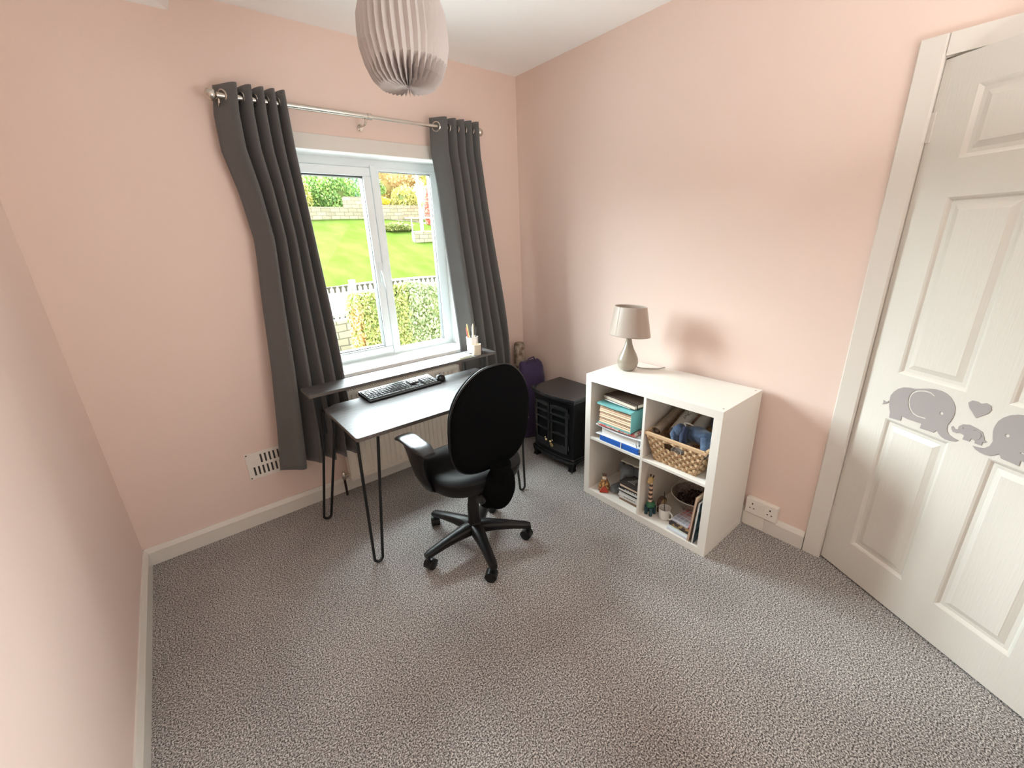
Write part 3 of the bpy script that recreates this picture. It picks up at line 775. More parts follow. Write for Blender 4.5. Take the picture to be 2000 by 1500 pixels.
# local: front faces -x ; centre at (-.185,-.655); half width .205
b = MB()
def bowed(x_front, bow, hw, x_back, n=14):
    pts = [(x_back, -hw), (x_back, hw)]
    for k in range(n+1):
        y = hw-2*hw*k/n; pts.append((x_front-bow*(1-(y/hw)**2), y))
    return pts
b.prism(bowed(-.125, .022, .185, .13), .06, .488, lambda a, c_, d: (a, c_, d)); b.build('body', M['stove'], t, bevel=.003)
b = MB(); b.prism(bowed(-.135, .026, .200, .145), .488, .500, lambda a, c_, d: (a, c_, d)); b.prism(bowed(-.142, .028, .206, .15), .503, .520, lambda a, c_, d: (a, c_, d)); b.prism(bowed(-.13, .024, .195, .14), .498, .505, lambda a, c_, d: (a, c_, d))
b.build('top_plate', M['stove_shiny'], t, bevel=.004)
b = MB(); b.prism(bowed(-.138, .026, .200, .13), .058, .075, lambda a, c_, d: (a, c_, d)); b.prism(bowed(-.128, .024, .192, .13), .075, .09, lambda a, c_, d: (a, c_, d))
b.build('plinth', M['stove_shiny'], t, bevel=.004)
for sy in (-1, 1):
    for xx in (-.115, .105):
        b = MB(); b.rings([[Vector((xx+dx*1.0, sy*.165+dy, .06)) for dx, dy in ((-.03, -.025), (.03, -.025), (.03, .025), (-.03, .025))], [Vector((xx+dx*.6, sy*.165+sy*.005+dy*.7, .02)) for dx, dy in ((-.03, -.025), (.03, -.025), (.03, .025), (-.03, .025))], [Vector((xx-.004+dx*.8, sy*.172+dy*.8, 0)) for dx, dy in ((-.03, -.025), (.03, -.025), (.03, .025), (-.03, .025))]])
        b.build('foot', M['stove'], t, bevel=.003)
def xf(y, extra=0): return -.125-.022*(1-(y/.185)**2)-extra
for sg in (-1, 1):
    y0, y1 = (.004, .150) if sg > 0 else (-.150, -.004)
    dm = MB()
    def bar(ya, yb, z0, z1, e0=0, e1=.012, n=8):
        fr = []; ring0 = []
        for k in range(n+1):
            y = ya+(yb-ya)*k/n
            ring0.append([Vector((xf(y, e0), y, z0)), Vector((xf(y, e1), y, z0)), Vector((xf(y, e1), y, z1)), Vector((xf(y, e0), y, z1))])
        dm.rings(ring0)
    top = .448; bot = .122
    bar(y0, y1, top-.022, top); bar(y0, y1, bot, bot+.055)
    bar(y0, y0+.018, bot, top, n=2); bar(y1-.018, y1, bot, top, n=2)
    for zz in (.255, .335, .405-.02): bar(y0, y1, zz-.006, zz+.006, 0, .015)
    dr = dm.build('door', M['stove_shiny'], t, bevel=.002)
    k = MB(); kx_ = xf(sg*.022, .012)
    k.sphere((kx_-.012, sg*.020, .185), .0095, 14, 10); k.tube([(kx_+.004, sg*.020, .185), (kx_-.01, sg*.020, .185)], .004)
    k.build('knob', M['brass'], dr, smooth=True)
    k = MB(); k.sphere((kx_-.008, sg*.034, .197), .006, 12, 8); k.build('knob', M['brass'], dr, smooth=True)
    for zz in (.17, .40):
        h = MB(); h.lathe([(.005, -.016), (.005, .016)], (xf(sg*.158, .008), sg*.158, zz), 10); h.build('hinge', M['stove_shiny'], dr)
b = MB(); b.lathe([(.015, 0), (.017, -.003), (.010, -.006)], (xf(0, .012), -.020, .155), 18, 'x', sx=1, sy=.8); b.build('medallion', M['brass'], t, smooth=True)
M['ember'] = mat('dark_fire_glass', (.004, .004, .005), .05)
b = MB(); b.box(-.128, -.12, -.148, .148, .15, .44); b.build('fire_glass', M['ember'], t)
M['black_cable'] = M['black_plastic']
b = MB(); b.tube([(-.15, -.20, .0), (-.155, -.205, .03), (-.14, -.2, .055), (.02, -.195, .07)], .003, 8); b.build('power_cord', M['black_cable'], t)

# ------------------------------------------------------------------ things in the corner
M['purple'] = mat('purple_fabric', (.038, .022, .075), .8, sheen=.2, bump=(120, .4, .003))
t = thing('storage_bag', 'purple fabric bag standing upright in the corner behind the chair', 'bag', (-.125, -.235, 0), rotz=radians(-12))
b = MB(); rs = []
for zz, w, d_, sh in ((0, .085, .035, 0), (.02, .095, .045, 0), (.25, .11, .05, 0), (.45, .108, .048, 0), (.56, .100, .042, -.004), (.60, .092, .03, -.01), (.625, .075, .012, -.016)):
    rs.append([Vector((w*(abs(cos(2*pi*k/24))**.6)*(1 if cos(2*pi*k/24) > 0 else -1)+sh, d_*(abs(sin(2*pi*k/24))**.8)*(1 if sin(2*pi*k/24) > 0 else -1)+.004*sin(k*3+zz*30), zz)) for k in range(24)])
b.rings(rs); b.build('bag_body', M['purple'], t, smooth=True)
b = MB(); b.tube([(-.05, -.02, .60), (-.04, -.03, .645), (.0, -.032, .655), (.03, -.02, .61)], .006, 8); b.build('strap', M['purple'], t, smooth=True)
M['mottled'] = mat('mottled_brown_cloth', (.16, .115, .08), .8, var=((.42, .35, .27), 26, .42, .6, 4))
b = MB(); b.rings([rr_ for rr_ in [[Vector((w*(abs(cos(2*pi*k/20))**.5)*(1 if cos(2*pi*k/20) > 0 else -1), .03*(abs(sin(2*pi*k/20))**.6)*(1 if sin(2*pi*k/20) > 0 else -1), zz)) for k in range(20)] for zz, w in ((0, .036), (.1, .044), (.5, .043), (.69, .040), (.722, .036), (.733, .026))]])
o = b.build('bolster_roll', M['mottled'], smooth=True, loc=(-.118, -.09, 0)); tag(o, 'tall brown mottled cloth roll standing in the corner behind the purple bag', 'roll')

# ------------------------------------------------------------------ bookcase
BX, BY = -.422, -1.036
def K(u, v_, z_): return Vector((BX+v_, BY-u, z_))
t = thing('bookcase', 'white four-cube open bookcase against the right wall', 'bookcase', (BX, BY, 0))
def kb(u0, u1, v0, v1, z0, z1): return MB().box(v0, v1, -u1, -u0, z0, z1)
KW, KD, KH = .765, .39, .765
for nm, a in (('top_panel', (0, KW, 0, KD, KH-.039, KH)), ('bottom_panel', (0, KW, 0, KD, 0, .039)), ('side_panel', (0, .039, 0, KD, .039, KH-.039)), ('side_panel', (KW-.039, KW, 0, KD, .039, KH-.039)),
              ('shelf', (.039, KW-.039, .002, KD, .3745, .3895)), ('divider', (.375, .390, .002, KD, .039, .3745)), ('divider', (.375, .390, .002, KD, .3895, KH-.039))):
    kb(*a).build(nm, M['shelf_white'], t, bevel=.0012)
for u, v_ in ((.018, .035), (KW-.018, .035), (KW-.018, KD-.035), (.018, KD-.035)):
    MB().lathe([(.0045, KH-.001), (.0045, KH+.0006)], (v_, -u, 0), 12).build('screw_cap', M['screw'], t)

# table lamp
M['lamp_base'] = mat('taupe_glazed_ceramic', (.30, .26, .205), .18, spec=.6)
M['lamp_shade'] = mat('champagne_satin', (.36, .29, .24), .38, spec=.5, sheen=.5, bump=(300, .1, .0005))
lp = K(.117, .215, KH)
t = thing('table_lamp', 'taupe ceramic table lamp with champagne oval shade on the bookcase', 'lamp', lp)
pr = [(.030, 0), (.040, .006), (.052, .022), (.0575, .045), (.055, .068), (.044, .095), (.030, .122), (.020, .15), (.0145, .18), (.014, .205)]
MB().lathe(pr, n=36).build('lamp_base', M['lamp_base'], t, smooth=True)
MB().lathe([(.012, .20), (.012, .25), (.016, .25), (.016, .275)], n=16).build('bulb_holder', M['plastic_white'], t, smooth=True)
def shade_ring(rx, ry, z_, n=48): return [Vector((rx*cos(2*pi*k/n), ry*sin(2*pi*k/n), z_)) for k in range(n)]
b = MB(); b.rings([shade_ring(.080, .125, .200), shade_ring(.0797, .124, .204), shade_ring(.0575, .096, .355), shade_ring(.057, .0955, .358)], False, False)
sh = b.build('lamp_shade', M['lamp_shade'], t, smooth=True, solid=.0016)
b = MB(); b.tube([(-.0803*cos(.28)*1, .125*sin(.28)*1, .20), (-.0578*cos(.28), .096*sin(.28), .357)], .0015, 6)
b.build('seam', M['lamp_shade'], sh)
b = MB(); b.tube([(-.057, 0, .35), (0, 0, .345), (.057, 0, .35)], .0012, 6); b.tube([(0, -.095, .35), (0, 0, .345), (0, .095, .35)], .0012, 6); b.build('shade_ring', M['chrome'], t)
b = MB(); b.tube([(.045, -.03, .012), (.07, -.055, .004), (.09, -.09, .004), (.115, -.12, .004), (.17, -.13, .0035)], .0025, 8); b.build('lamp_cord', mat('grey_cable', (.25, .23, .21), .4), t, smooth=True)

# ------------------------------------------------------------------ contents of the bookcase (local axes: x into the cube, -y towards the door)
Z1, Z0 = .3900, .0395
def kt(name, label, cat, u, v_, z_, rot=0, group=None, rot3=None): return thing(name, label, cat, K(u, v_, z_), radians(rot), group, rot3)
M['blue'] = mat('blue_card', (.02, .12, .50), .35); M['white_card'] = mat('white_card', (.74, .78, .80), .4)
M['teal'] = mat('teal_card', (.17, .43, .43), .55); M['manila'] = mat('manila_card', (.62, .43, .28), .6); M['manila_dark'] = mat('manila_edge', (.30, .19, .12), .7)
M['kraft'] = mat('brown_cover', (.12, .08, .06), .55); M['elastic'] = mat('black_elastic', (.012, .01, .01), .6)
# upper left cube: stack, bottom to top
t = kt('ring_binder', 'blue ring binder at the bottom of the stack in the top left cube', 'binder', .222, .15, Z1, 0)
MB().box(-.14, .13, -.135, .118, .028, .032).build('cover', M['blue'], t, bevel=.001)
MB().box(-.14, .13, -.135, .118, 0, .004).build('cover', M['blue'], t, bevel=.001)
MB().box(-.142, -.136, -.135, .118, .002, .030).build('spine', M['blue'], t, bevel=.001)
MB().box(-.125, .12, -.13, .11, .004, .028).build('pages', M['paper_white'], t)
MB().box(-.145, -.141, -.03, -.026, 0, .033).build('strap', M['white_card'], t)
t = kt('ring_binder', 'white ring binder lying on top of the blue binder', 'binder', .220, .16, Z1+.033, 2)
b = MB(); b.box(-.15, .13, -.14, .15, 0, .003); b.build('cover', M['white_card'], t, bevel=.001)
def bent(x0, x1, y0, y1, zb, zl, th=.003, n=10):
    b = MB(); rs = []
    for k in range(n+1):
        u = k/n; y = y0+(y1-y0)*u; zz = zb+zl*(u**1.0)-.010*sin(pi*u)
        rs.append([Vector((x0, y, zz)), Vector((x1, y, zz)), Vector((x1, y, zz+th)), Vector((x0, y, zz+th))])
    return b.rings(rs)
bent(-.15, .13, -.14, .15, .050, .006).build('cover', M['white_card'], t)
MB().box(-.15, .13, -.143, -.139, .001, .052).build('spine', M['white_card'], t, bevel=.001)
MB().box(-.13, .12, -.115, .12, .004, .038).build('pages', M['paper_white'], t)
b = MB(); b.tube([(-.148, -.118, .004), (-.152, -.117, .022), (-.148, -.116, .04)], .0025, 6); b.build('ring', M['chrome'], t)
t = kt('paper_pad', 'pink and red patterned paper pad between the white binder and the teal file', 'notepad', .205, .15, Z1+.092, 3)
M['pattern_pink'] = mat('red_pink_pattern', (.70, .66, .60), .5, var=((.55, .13, .12), 60, .45, .56, 3))
MB().box(-.14, .11, -.115, .125, 0, .009).build('pad', M['pattern_pink'], t, bevel=.0008)
t = kt('expanding_file', 'teal expanding file stuffed with brown folders', 'file', .187, .16, Z1+.103, 0)
b = MB(); b.box(-.15, .12, -.118, -.115, 0, .120); b.box(-.15, .12, -.118, .105, .0, .003); b.build('cover', M['teal'], t)
bent(-.152, .12, -.118, .110, .119, -.001, .003).build('lid', M['teal'], t)
MB().box(-.153, -.150, -.116, .108, .112, .120).build('flap', M['teal'], t)
b = MB()
for k in range(9):
    zz = .006+k*.0108; off = .003*(k % 3)
    b.add([(-.144+off, -.112, zz), (.10, -.112, zz), (.10, .100, zz), (-.144+off, .100, zz), (-.138+off, -.112, zz+.007), (.10, -.112, zz+.007), (.10, .100, zz+.007), (-.138+off, .100, zz+.007)],
          [(0,1,2,3),(4,5,6,7),(0,1,5,4),(1,2,6,5),(2,3,7,6),(3,0,4,7)])
b.build('folders', M['manila'], t)
MB().box(-.136, .10, -.111, .099, .004, .098).build('folder_folds', M['manila_dark'], t)
t = kt('notebook', 'white paperback notebook lying on the teal file', 'book', .200, .165, Z1+.2275, -4)
MB().box(-.118, .10, -.078, .10, 0, .010).build('pages', M['paper_white'], t, bevel=.001)
t = kt('notebook', 'brown covered notebook with a black elastic band on top of the stack', 'book', .212, .165, Z1+.239, -7)
MB().box(-.128, .1, -.115, .112, .019, .0215).build('cover', M['kraft'], t, bevel=.0005)
MB().box(-.128, .1, -.115, .112, 0, .0025).build('cover', M['kraft'], t, bevel=.0005)
MB().box(-.125, .097, -.113, .108, .0025, .019).build('pages', mat('cream_pages', (.62, .56, .46), .7), t)
b = MB(); b.box(-.11, -.105, -.117, .114, .0215, .0225); b.box(-.11, -.105, -.1165, -.1145, -.0, .0225); b.build('elastic_band', M['elastic'], t)

# upper right cube: basket
M['wicker'] = mat('wicker', (.42, .28, .15), .6, var=((.62, .45, .28), 70, .4, .65, 3, (1, 1, 3)), bump=(180, .4, .002))
M['wicker_rim'] = mat('wicker_rim', (.58, .40, .24), .55)
t = kt('wicker_basket', 'woven wicker basket in the top right cube', 'basket', .550, .147, Z1)
def bw(zz):  # half sizes at height
    k = zz/.148; return .110+.045*k, .112+.024*k    # y half, x half
def weave():
    b = MB(); nz = 8
    for side in range(4):
        n = 13 if side % 2 == 0 else 11
        for i in range(nz):
            z0, z1 = .006+i*.0172, .006+i*.0172+.0158
            for k in range(n):
                if side == 0 and 4 <= k <= 8 and 5 <= i <= 6: continue
                zc_ = (z0+z1)/2; hy, hx = bw(zc_)
                u0, u1 = -1+2*k/n, -1+2*(k+1)/n
                out_ = .006 if (k+i) % 2 else -.003
                pts = []
                for zz in (z0, z1):
                    hy, hx = bw(zz)
                    for q in range(5):
                        u = u0+(u1-u0)*q/4; bul = out_*sin(pi*q/4)
                        if side == 0: pts.append((-hx-bul, -u*hy, zz))
                        if side == 2: pts.append((hx+bul, -u*hy, zz))
                        if side == 1: pts.append((u*hx, -hy-bul, zz))
                        if side == 3: pts.append((u*hx, hy+bul, zz))
                b.add(pts, [(q, q+1, q+6, q+5) for q in range(4)])
    return b
weave().build('woven_side', M['wicker'], t, solid=.0025)
b = MB()
for side in (0, 2, 1, 3):
    n = 13 if side % 2 == 0 else 11
    for k in range(n+1):
        u = -1+2*k/n; a, c_ = [], []
        for zz in ([0, .148] if not (side == 0 and 5 <= k <= 8) else [0, .092]):
            hy, hx = bw(zz)
            p = {0: (-hx, -u*hy, zz), 2: (hx, -u*hy, zz), 1: (u*hx, -hy, zz), 3: (u*hx, hy, zz)}[side]; a.append(p)
        b.tube(a, .0028, 6)
hy, hx = bw(0); b.box(-hx, hx, -hy, hy, 0, .004)
b.build('woven_base', M['wicker'], t)
hy, hx = bw(.148); b = MB()
for (p0, p1) in (((-hx, -hy), (-hx, hy)), ((-hx, hy), (hx, hy)), ((hx, hy), (hx, -hy)), ((hx, -hy), (-hx, -hy))):
    p0, p1 = Vector((*p0, .149)), Vector((*p1, .149)); d = (p1-p0).normalized(); s_ = Vector((-d.y, d.x, 0))
    b.rings([[q+s_*x+Vector((0, 0, z_)) for x, z_ in ((-.005, -.010), (.005, -.010), (.006, .008), (-.006, .008))] for q in (p0-d*.006, p1+d*.006)])
b.build('rim', M['wicker_rim'], t, bevel=.002)
# rolls of paper
def roll(label, a, c_, r, m_, marks=False, flare=1.0):
    a, c_ = Vector(a), Vector(c_); d = (c_-a); L = d.length
    q = d.to_track_quat('Z', 'Y'); tt = thing('paper_roll', label, 'paper roll', a, rot=q.to_euler())
    b = MB(); n = 28; b.rings([[Vector((rr*cos(2*pi*k/n), rr*sin(2*pi*k/n), zz)) for k in range(n)] for rr, zz in ((r*.86, .002), (r*flare, 0), (r, L*.3), (r*.97, L), (r*.85, L-.002))], False, False)
    b.rings([[Vector((rr*cos(2*pi*k/n), rr*sin(2*pi*k/n), zz)) for k in range(n)] for rr, zz in ((r*.5, .004), (r*.52, L-.004))], False, False)
    b.build('rolled_sheet', m_, tt, smooth=True, solid=.0012)
    return tt, L
M['roll_brown'] = mat('greyish_brown_paper', (.30, .25, .19), .7, var=((.20, .16, .12), 14, .45, .6, 3)); M['roll_white'] = mat('off_white_paper', (.55, .54, .50), .6)
tt, L = roll('grey-brown paper roll leaning at the left of the basket', K(.425, .055, Z1+.150), K(.428, .34, Z1+.235), .022, M['roll_brown'], flare=1.1)
tt, L = roll('off-white paper roll with black handwriting in the middle of the basket', K(.50, .105, Z1+.155), K(.505, .34, Z1+.262), .030, M['roll_white'])
def strokes():
    b = MB(); r = .0308
    def S_(pts):
        b.tube([(r*cos(a), r*sin(a), zz) for a, zz in pts], .0013, 5)
    a0 = math.atan2(.6, -.8)
    for ox, sh in ((.10, [(0, 0), (.35, .008), (0, .016), (.35, .024), (0, .032)]), (.14, [(0, 0), (.45, 0)]), (.14, [(.45, .015), (.2, 0), (-.02, .017)])):
        pass
    return b
def write_on(tt, r, base_a, z0):
    b = MB()
    W_ = [(0, .7), (.25, 0), (.5, .6), (.75, 0), (1, .7)]
    for dx, shape in ((0, W_), (1.25, [(0, 0), (0, 1)]), (1.25, [(.7, 1), (0, .45), (.7, 0)])):
        pts = []
        for i in range(len(shape)-1):
            for q in range(5):
                u = q/4; pts.append((shape[i][0]+(shape[i+1][0]-shape[i][0])*u+dx, shape[i][1]+(shape[i+1][1]-shape[i][1])*u))
        b.tube([(r*cos(base_a+.62*y_), r*sin(base_a+.62*y_), z0+.026*x_) for x_, y_ in pts], .0012, 5)
    b.build('handwriting', M['gasket'], tt)
import mathutils
inv = tt.rotation_euler.to_matrix().inverted(); up_l = inv @ Vector((-.3, -.35, 1)); write_on(tt, .0305, math.atan2(up_l.y, up_l.x)-.3, L*.30)
tt, L = roll('cream paper roll behind the blue toy in the basket', K(.565, .17, Z1+.150), K(.575, .34, Z1+.235), .030, M['roll_white'])
tt, L = roll('white tube showing through the basket handle hole', K(.545, .045, Z1+.082), K(.54, .20, Z1+.09), .026, M['paper_white'])
M['denim'] = mat('blue_plush', (.022, .042, .085), .9, sheen=.3, var=((.055, .10, .18), 35, .4, .7, 4), bump=(90, .6, .004)); M['navy'] = mat('navy_cloth', (.012, .022, .06), .9, sheen=.2, bump=(60, .5, .004))
t = kt('plush_toy', 'blue plush toy animal slumped over the front of the basket', 'soft toy', .605, .115, Z1+.172)
def blob(c, r, sc, seed=1, amp=.12, n=24, m_=16):
    b = MB(); b.sphere((0, 0, 0), r, n, m_, (1, 1, 1)); rnd = random.Random(seed); ph = [rnd.uniform(0, 6) for _ in range(6)]
    b.v = [(c[0]+x*sc[0]*(1+amp*sin(ph[0]+y/r*3)*cos(z_/r*2+ph[1])), c[1]+y*sc[1]*(1+amp*sin(ph[2]+x/r*3)), c[2]+z_*sc[2]*(1+amp*cos(ph[3]+y/r*4+x/r*2))) for x, y, z_ in b.v]
    return b
blob((0, -.018, 0), .05, (1.0, 1.5, .8), 3).build('body', M['denim'], t, smooth=True)
blob((-.04, .066, .010), .033, (1.1, 1.0, 1.1), 5).build('head', M['denim'], t, smooth=True)
b = MB(); b.tube([(-.045, .083, .03), (-.068, .080, .0), (-.072, .065, -.032), (-.062, .05, -.048)], [.012, .019, .019, .010], 12); b.build('ear', M['denim'], t, smooth=True)
b = MB(); b.tube([(-.035, .04, .04), (-.058, .038, .01), (-.068, .03, -.028), (-.060, .02, -.045)], [.010, .017, .018, .010], 12); b.build('ear', M['navy'], t, smooth=True)
b = MB(); b.tube([(-.03, -.06, .01), (-.055, -.075, -.02), (-.075, -.082, -.05), (-.072, -.085, -.062)], [.024, .023, .019, .010], 12); b.build('leg', M['denim'], t, smooth=True)
b = MB(); b.tube([(-.02, .05, .035), (-.005, .062, .045), (.012, .05, .04), (.02, .03, .03)], .004, 8); b.build('ribbon', M['paper_white'], t, smooth=True)
o = blob((0, 0, 0), .052, (1.1, .95, .95), 9).build('folded_cloth', M['navy'], smooth=True, loc=K(.66, .24, Z1+.205)); tag(o, 'dark navy cloth bundle at the back right of the basket', 'cloth')
o = blob((0, 0, 0), .03, (1.0, 1.7, .8), 12).build('scarf', mat('slate_cloth', (.10, .13, .16), .9), smooth=True, loc=K(.535, .11, Z1+.135)); tag(o, 'grey-blue cloth under the toy inside the basket', 'cloth')

# lower left cube
M['red'] = mat('red_glaze', (.42, .05, .03), .3); M['gold'] = mat('gold_glaze', (.55, .33, .12), .35, var=((.14, .06, .03), 90, .45, .55)); M['brown_glaze'] = mat('brown_glaze', (.12, .06, .04), .35)
t = kt('clown_figurine', 'small red and gold pottery figurine in the bottom left cube', 'figurine', .112, .055, Z0, 38)
MB().lathe([(.033, 0), (.036, .006), (.034, .03), (.026, .055), (.019, .07), (.015, .078)], n=24, sx=.8).build('body', M['gold'], t, smooth=True)
b = MB(); b.prism([(-.027, .002), (.027, .002), (.017, .024), (0, .044), (-.017, .024)], -.036, -.020, lambda a, z_, d: (d+.010*z_/.044, a, z_)); b.build('apron', M['red'], t, bevel=.003)
MB().sphere((-.004, 0, .086), .014, 16, 10).build('head', mat('cream_glaze', (.62, .5, .36), .35), t, smooth=True)
b = MB(); b.lathe([(.012, .095), (.009, .104), (.003, .114)], n=14); b.tube([(0, .008, .10), (0, .014, .116)], [.003, .001], 6); b.tube([(0, -.008, .10), (0, -.014, .116)], [.003, .001], 6); b.build('hat', M['brown_glaze'], t, smooth=True)
for sg in (-1, 1):
    MB().sphere((-.016, sg*.006, .088), .004, 10, 6).build('eye', M['paper_white'], t, smooth=True)
M['grey_plush'] = mat('grey_plush', (.10, .11, .115), .95, sheen=.3, bump=(120, .6, .003))
t = kt('plush_elephant', 'dark grey plush elephant sitting behind the stack of cases', 'soft toy', .215, .155, Z0)
blob((0, 0, .06), .055, (.95, 1.0, 1.05), 4, .05).build('body', M['grey_plush'], t, smooth=True)
blob((-.015, .0, .138), .042, (1, 1, 1), 6, .04).build('head', M['grey_plush'], t, smooth=True)
blob((0, .05, .142), .028, (.45, 1, 1.15), 7, .04).build('ear', M['grey_plush'], t, smooth=True)
blob((0, -.05, .142), .028, (.45, 1, 1.15), 8, .04).build('ear', M['grey_plush'], t, smooth=True)
b = MB(); b.tube([(-.045, 0, .135), (-.068, -.002, .115), (-.078, -.008, .085), (-.09, -.012, .075)], [.017, .014, .011, .008], 12); b.build('trunk', M['grey_plush'], t, smooth=True)
for sg in (-1, 1):
    b = MB(); b.tube([(-.03, sg*.035, .03), (-.085, sg*.042, .030), (-.098, sg*.043, .03)], [.026, .027, .018], 14); b.build('leg', M['grey_plush'], t, smooth=True)
b = MB(); b.tube([(-.055, -.013, .118), (-.066, -.016, .108)], [.005, .002], 8); b.build('tusk', M['paper_white'], t, smooth=True)
cdc = [((.20, .12, .07), 'brown case at the bottom of the stack'), ((.62, .62, .60), 'pale grey case just above the brown one'), ((.60, .60, .58), 'pale grey case with a dark label, third from the bottom'), ((.55, .55, .55), 'silver case in the middle of the stack'),
       ((.012, .012, .012), 'black case just under the white-edged one'), ((.66, .66, .64), 'white-edged case between two black ones'), ((.010, .010, .012), 'black case with white spine lettering'), ((.60, .48, .36), 'tan-edged case near the top'), ((.03, .022, .02), 'very dark case just under the top'), ((.035, .028, .024), 'dark brown case on top of the stack')]
zc = Z0
for i, (c_, lb) in enumerate(cdc):
    h = .0122 if i else .017
    if i == 9: h = .0095
    mm = mat('case_colour', c_, .3)
    t = kt('disc_case', lb+' in the bottom left cube', 'disc case', .297+.003*sin(i*2.1), .108+.003*cos(i*1.7), zc, 2*sin(i*1.3), 'stack of disc cases')
    MB().box(-.062, .062, -.070, .070, 0, h-.0008).build('case', mm, t, bevel=.0006)
    if i in (6, 2):
        b = MB()
        for k in range(5): b.box(-.0626, -.062, .02-k*.016, .031-k*.016, .003, .0065)
        b.build('spine_lettering', M['paper_white'] if i == 6 else M['gasket'], t)
    if i == 9:
        b = MB(); 
        for k in range(6): b.tube([(-.04+.012*k, -.02+.01*sin(k), h), (-.034+.012*k, .0, h+.0), (-.036+.012*k, .03-.006*k, h)], .0014, 5)
        b.build('cover_pattern', mat('sleeve_print', (.35, .33, .28), .5), t)
    zc += h
t = kt('storage_box', 'tall dark box standing behind the disc cases', 'box', .300, .262, Z0)
MB().box(-.07, .07, -.055, .055, 0, .215).build('box_body', mat('dark_brown_box', (.03, .022, .02), .6), t, bevel=.002)
MB().box(-.073, .073, -.057, .057, .200, .222).build('lid', mat('dark_brown_lid', (.04, .03, .027), .5), t, bevel=.002)
t = kt('card_sheets', 'grey-beige card sheets lying on the dark box', 'paper', .282, .235, Z0+.2225, 3)
MB().box(-.145, .10, -.078, .09, 0, .006).build('sheets', mat('beige_card', (.46, .43, .36), .6), t)
t = kt('picture_book', 'thin white-edged book under the beige card sheets', 'book', .315, .20, Z0+.205, 0) if False else None

# lower right cube
M['green_wood'] = mat('green_painted_wood', (.03, .15, .07), .45); M['yellow_wood'] = mat('yellow_wood', (.55, .40, .18), .5); M['ring_brown'] = mat('dark_brown_wood', (.07, .04, .03), .5); M['pale_wood'] = mat('pale_pink_wood', (.62, .45, .33), .5)
t = kt('giraffe_figurine', 'wooden toy giraffe with green body and striped bead neck', 'figurine', .425, .06, Z0)
b = MB(); b.sphere((0, 0, .060), .024, 18, 12, (1.15, .95, .9)); b.build('body', M['green_wood'], t, smooth=True)
for i, (dx, dy) in enumerate(((-.016, .013), (-.016, -.013), (.016, .013), (.016, -.013))):
    MB().tube([(dx, dy, .05), (dx*1.05, dy*1.1, .012), (dx*1.05, dy*1.1, 0)], [.010, .0085, .0085], 12).build('leg', mat('dark_teal_wood', (.015, .06, .075), .5) if i == 0 else bpy.data.materials['dark_teal_wood'], t, smooth=True)
zz = .080
for k in range(9):
    h = .0135; r = .0125-.0004*k
    MB().lathe([(r*.8, zz), (r, zz+.003), (r, zz+h-.003), (r*.8, zz+h)], (-.006, .002, 0), 16).build('neck_bead', M['pale_wood'] if k % 2 == 0 else M['ring_brown'], t, smooth=True)
    zz += h
b = MB(); b.sphere((-.010, .004, zz+.014), .017, 16, 10, (1.05, .85, 1)); b.sphere((-.026, .006, zz+.008), .010, 12, 8); b.build('head', M['yellow_wood'], t, smooth=True)
for sg in (-1, 1): MB().tube([(-.004, sg*.007+.003, zz+.026), (-.001, sg*.009+.003, zz+.040)], [.003, .005], 8).build('horn', M['ring_brown'], t, smooth=True)
t = kt('toy_tortoise', 'small yellow and brown wooden toy behind the giraffe', 'figurine', .452, .125, Z0)
b = MB(); b.lathe([(.032, -.011), (.034, -.005), (.034, .005), (.032, .011)], (0, 0, .055), 24, 'y'); b.build('shell', M['ring_brown'], t, smooth=True)
b = MB(); b.lathe([(.024, -.013), (.026, -.008), (.026, .008), (.024, .013)], (0, 0, .055), 24, 'y'); b.build('shell_ring', M['yellow_wood'], t, smooth=True)
b = MB(); b.box(-.025, .025, -.012, .012, 0, .03); b.build('stand', M['ring_brown'], t, bevel=.004)
M['enamel'] = mat('white_china', (.72, .71, .68), .15, spec=.6)
t = kt('mug', 'small white china cup with a looped handle and dark stirrer', 'cup', .497, .085, Z0)
MB().lathe([(.022, 0), (.028, .003), (.031, .02), (.0325, .05), (.034, .064), (.0325, .0645), (.030, .05), (.0285, .02), (.02, .006)], n=32).build('cup_body', M['enamel'], t, smooth=True)
ha = []
for k in range(13):
    a = -pi*.52+pi*1.04*k/12; ha.append((-.010, -.031-.019*cos(a), .034+.021*sin(a)))
MB().tube(ha, .004, 10).build('handle', M['enamel'], t, smooth=True)
ro = []
for k in range(33): a = 2*pi*k/32; ro.append((.0335*cos(a), .0335*sin(a), .0645))
MB().tube(ro, .0009, 6, cap=False).build('rim_line', M['ring_brown'], t)
b = MB(); b.tube([(0, 0, 0), (.006, .010, .085), (.014, .020, .135)], [.0022, .0018, .0022], 8)
o = b.build('stirrer', M['gasket'], smooth=True, loc=K(.497, .085, Z0+.009)); tag(o, 'thin dark stick standing in the white cup', 'stick')
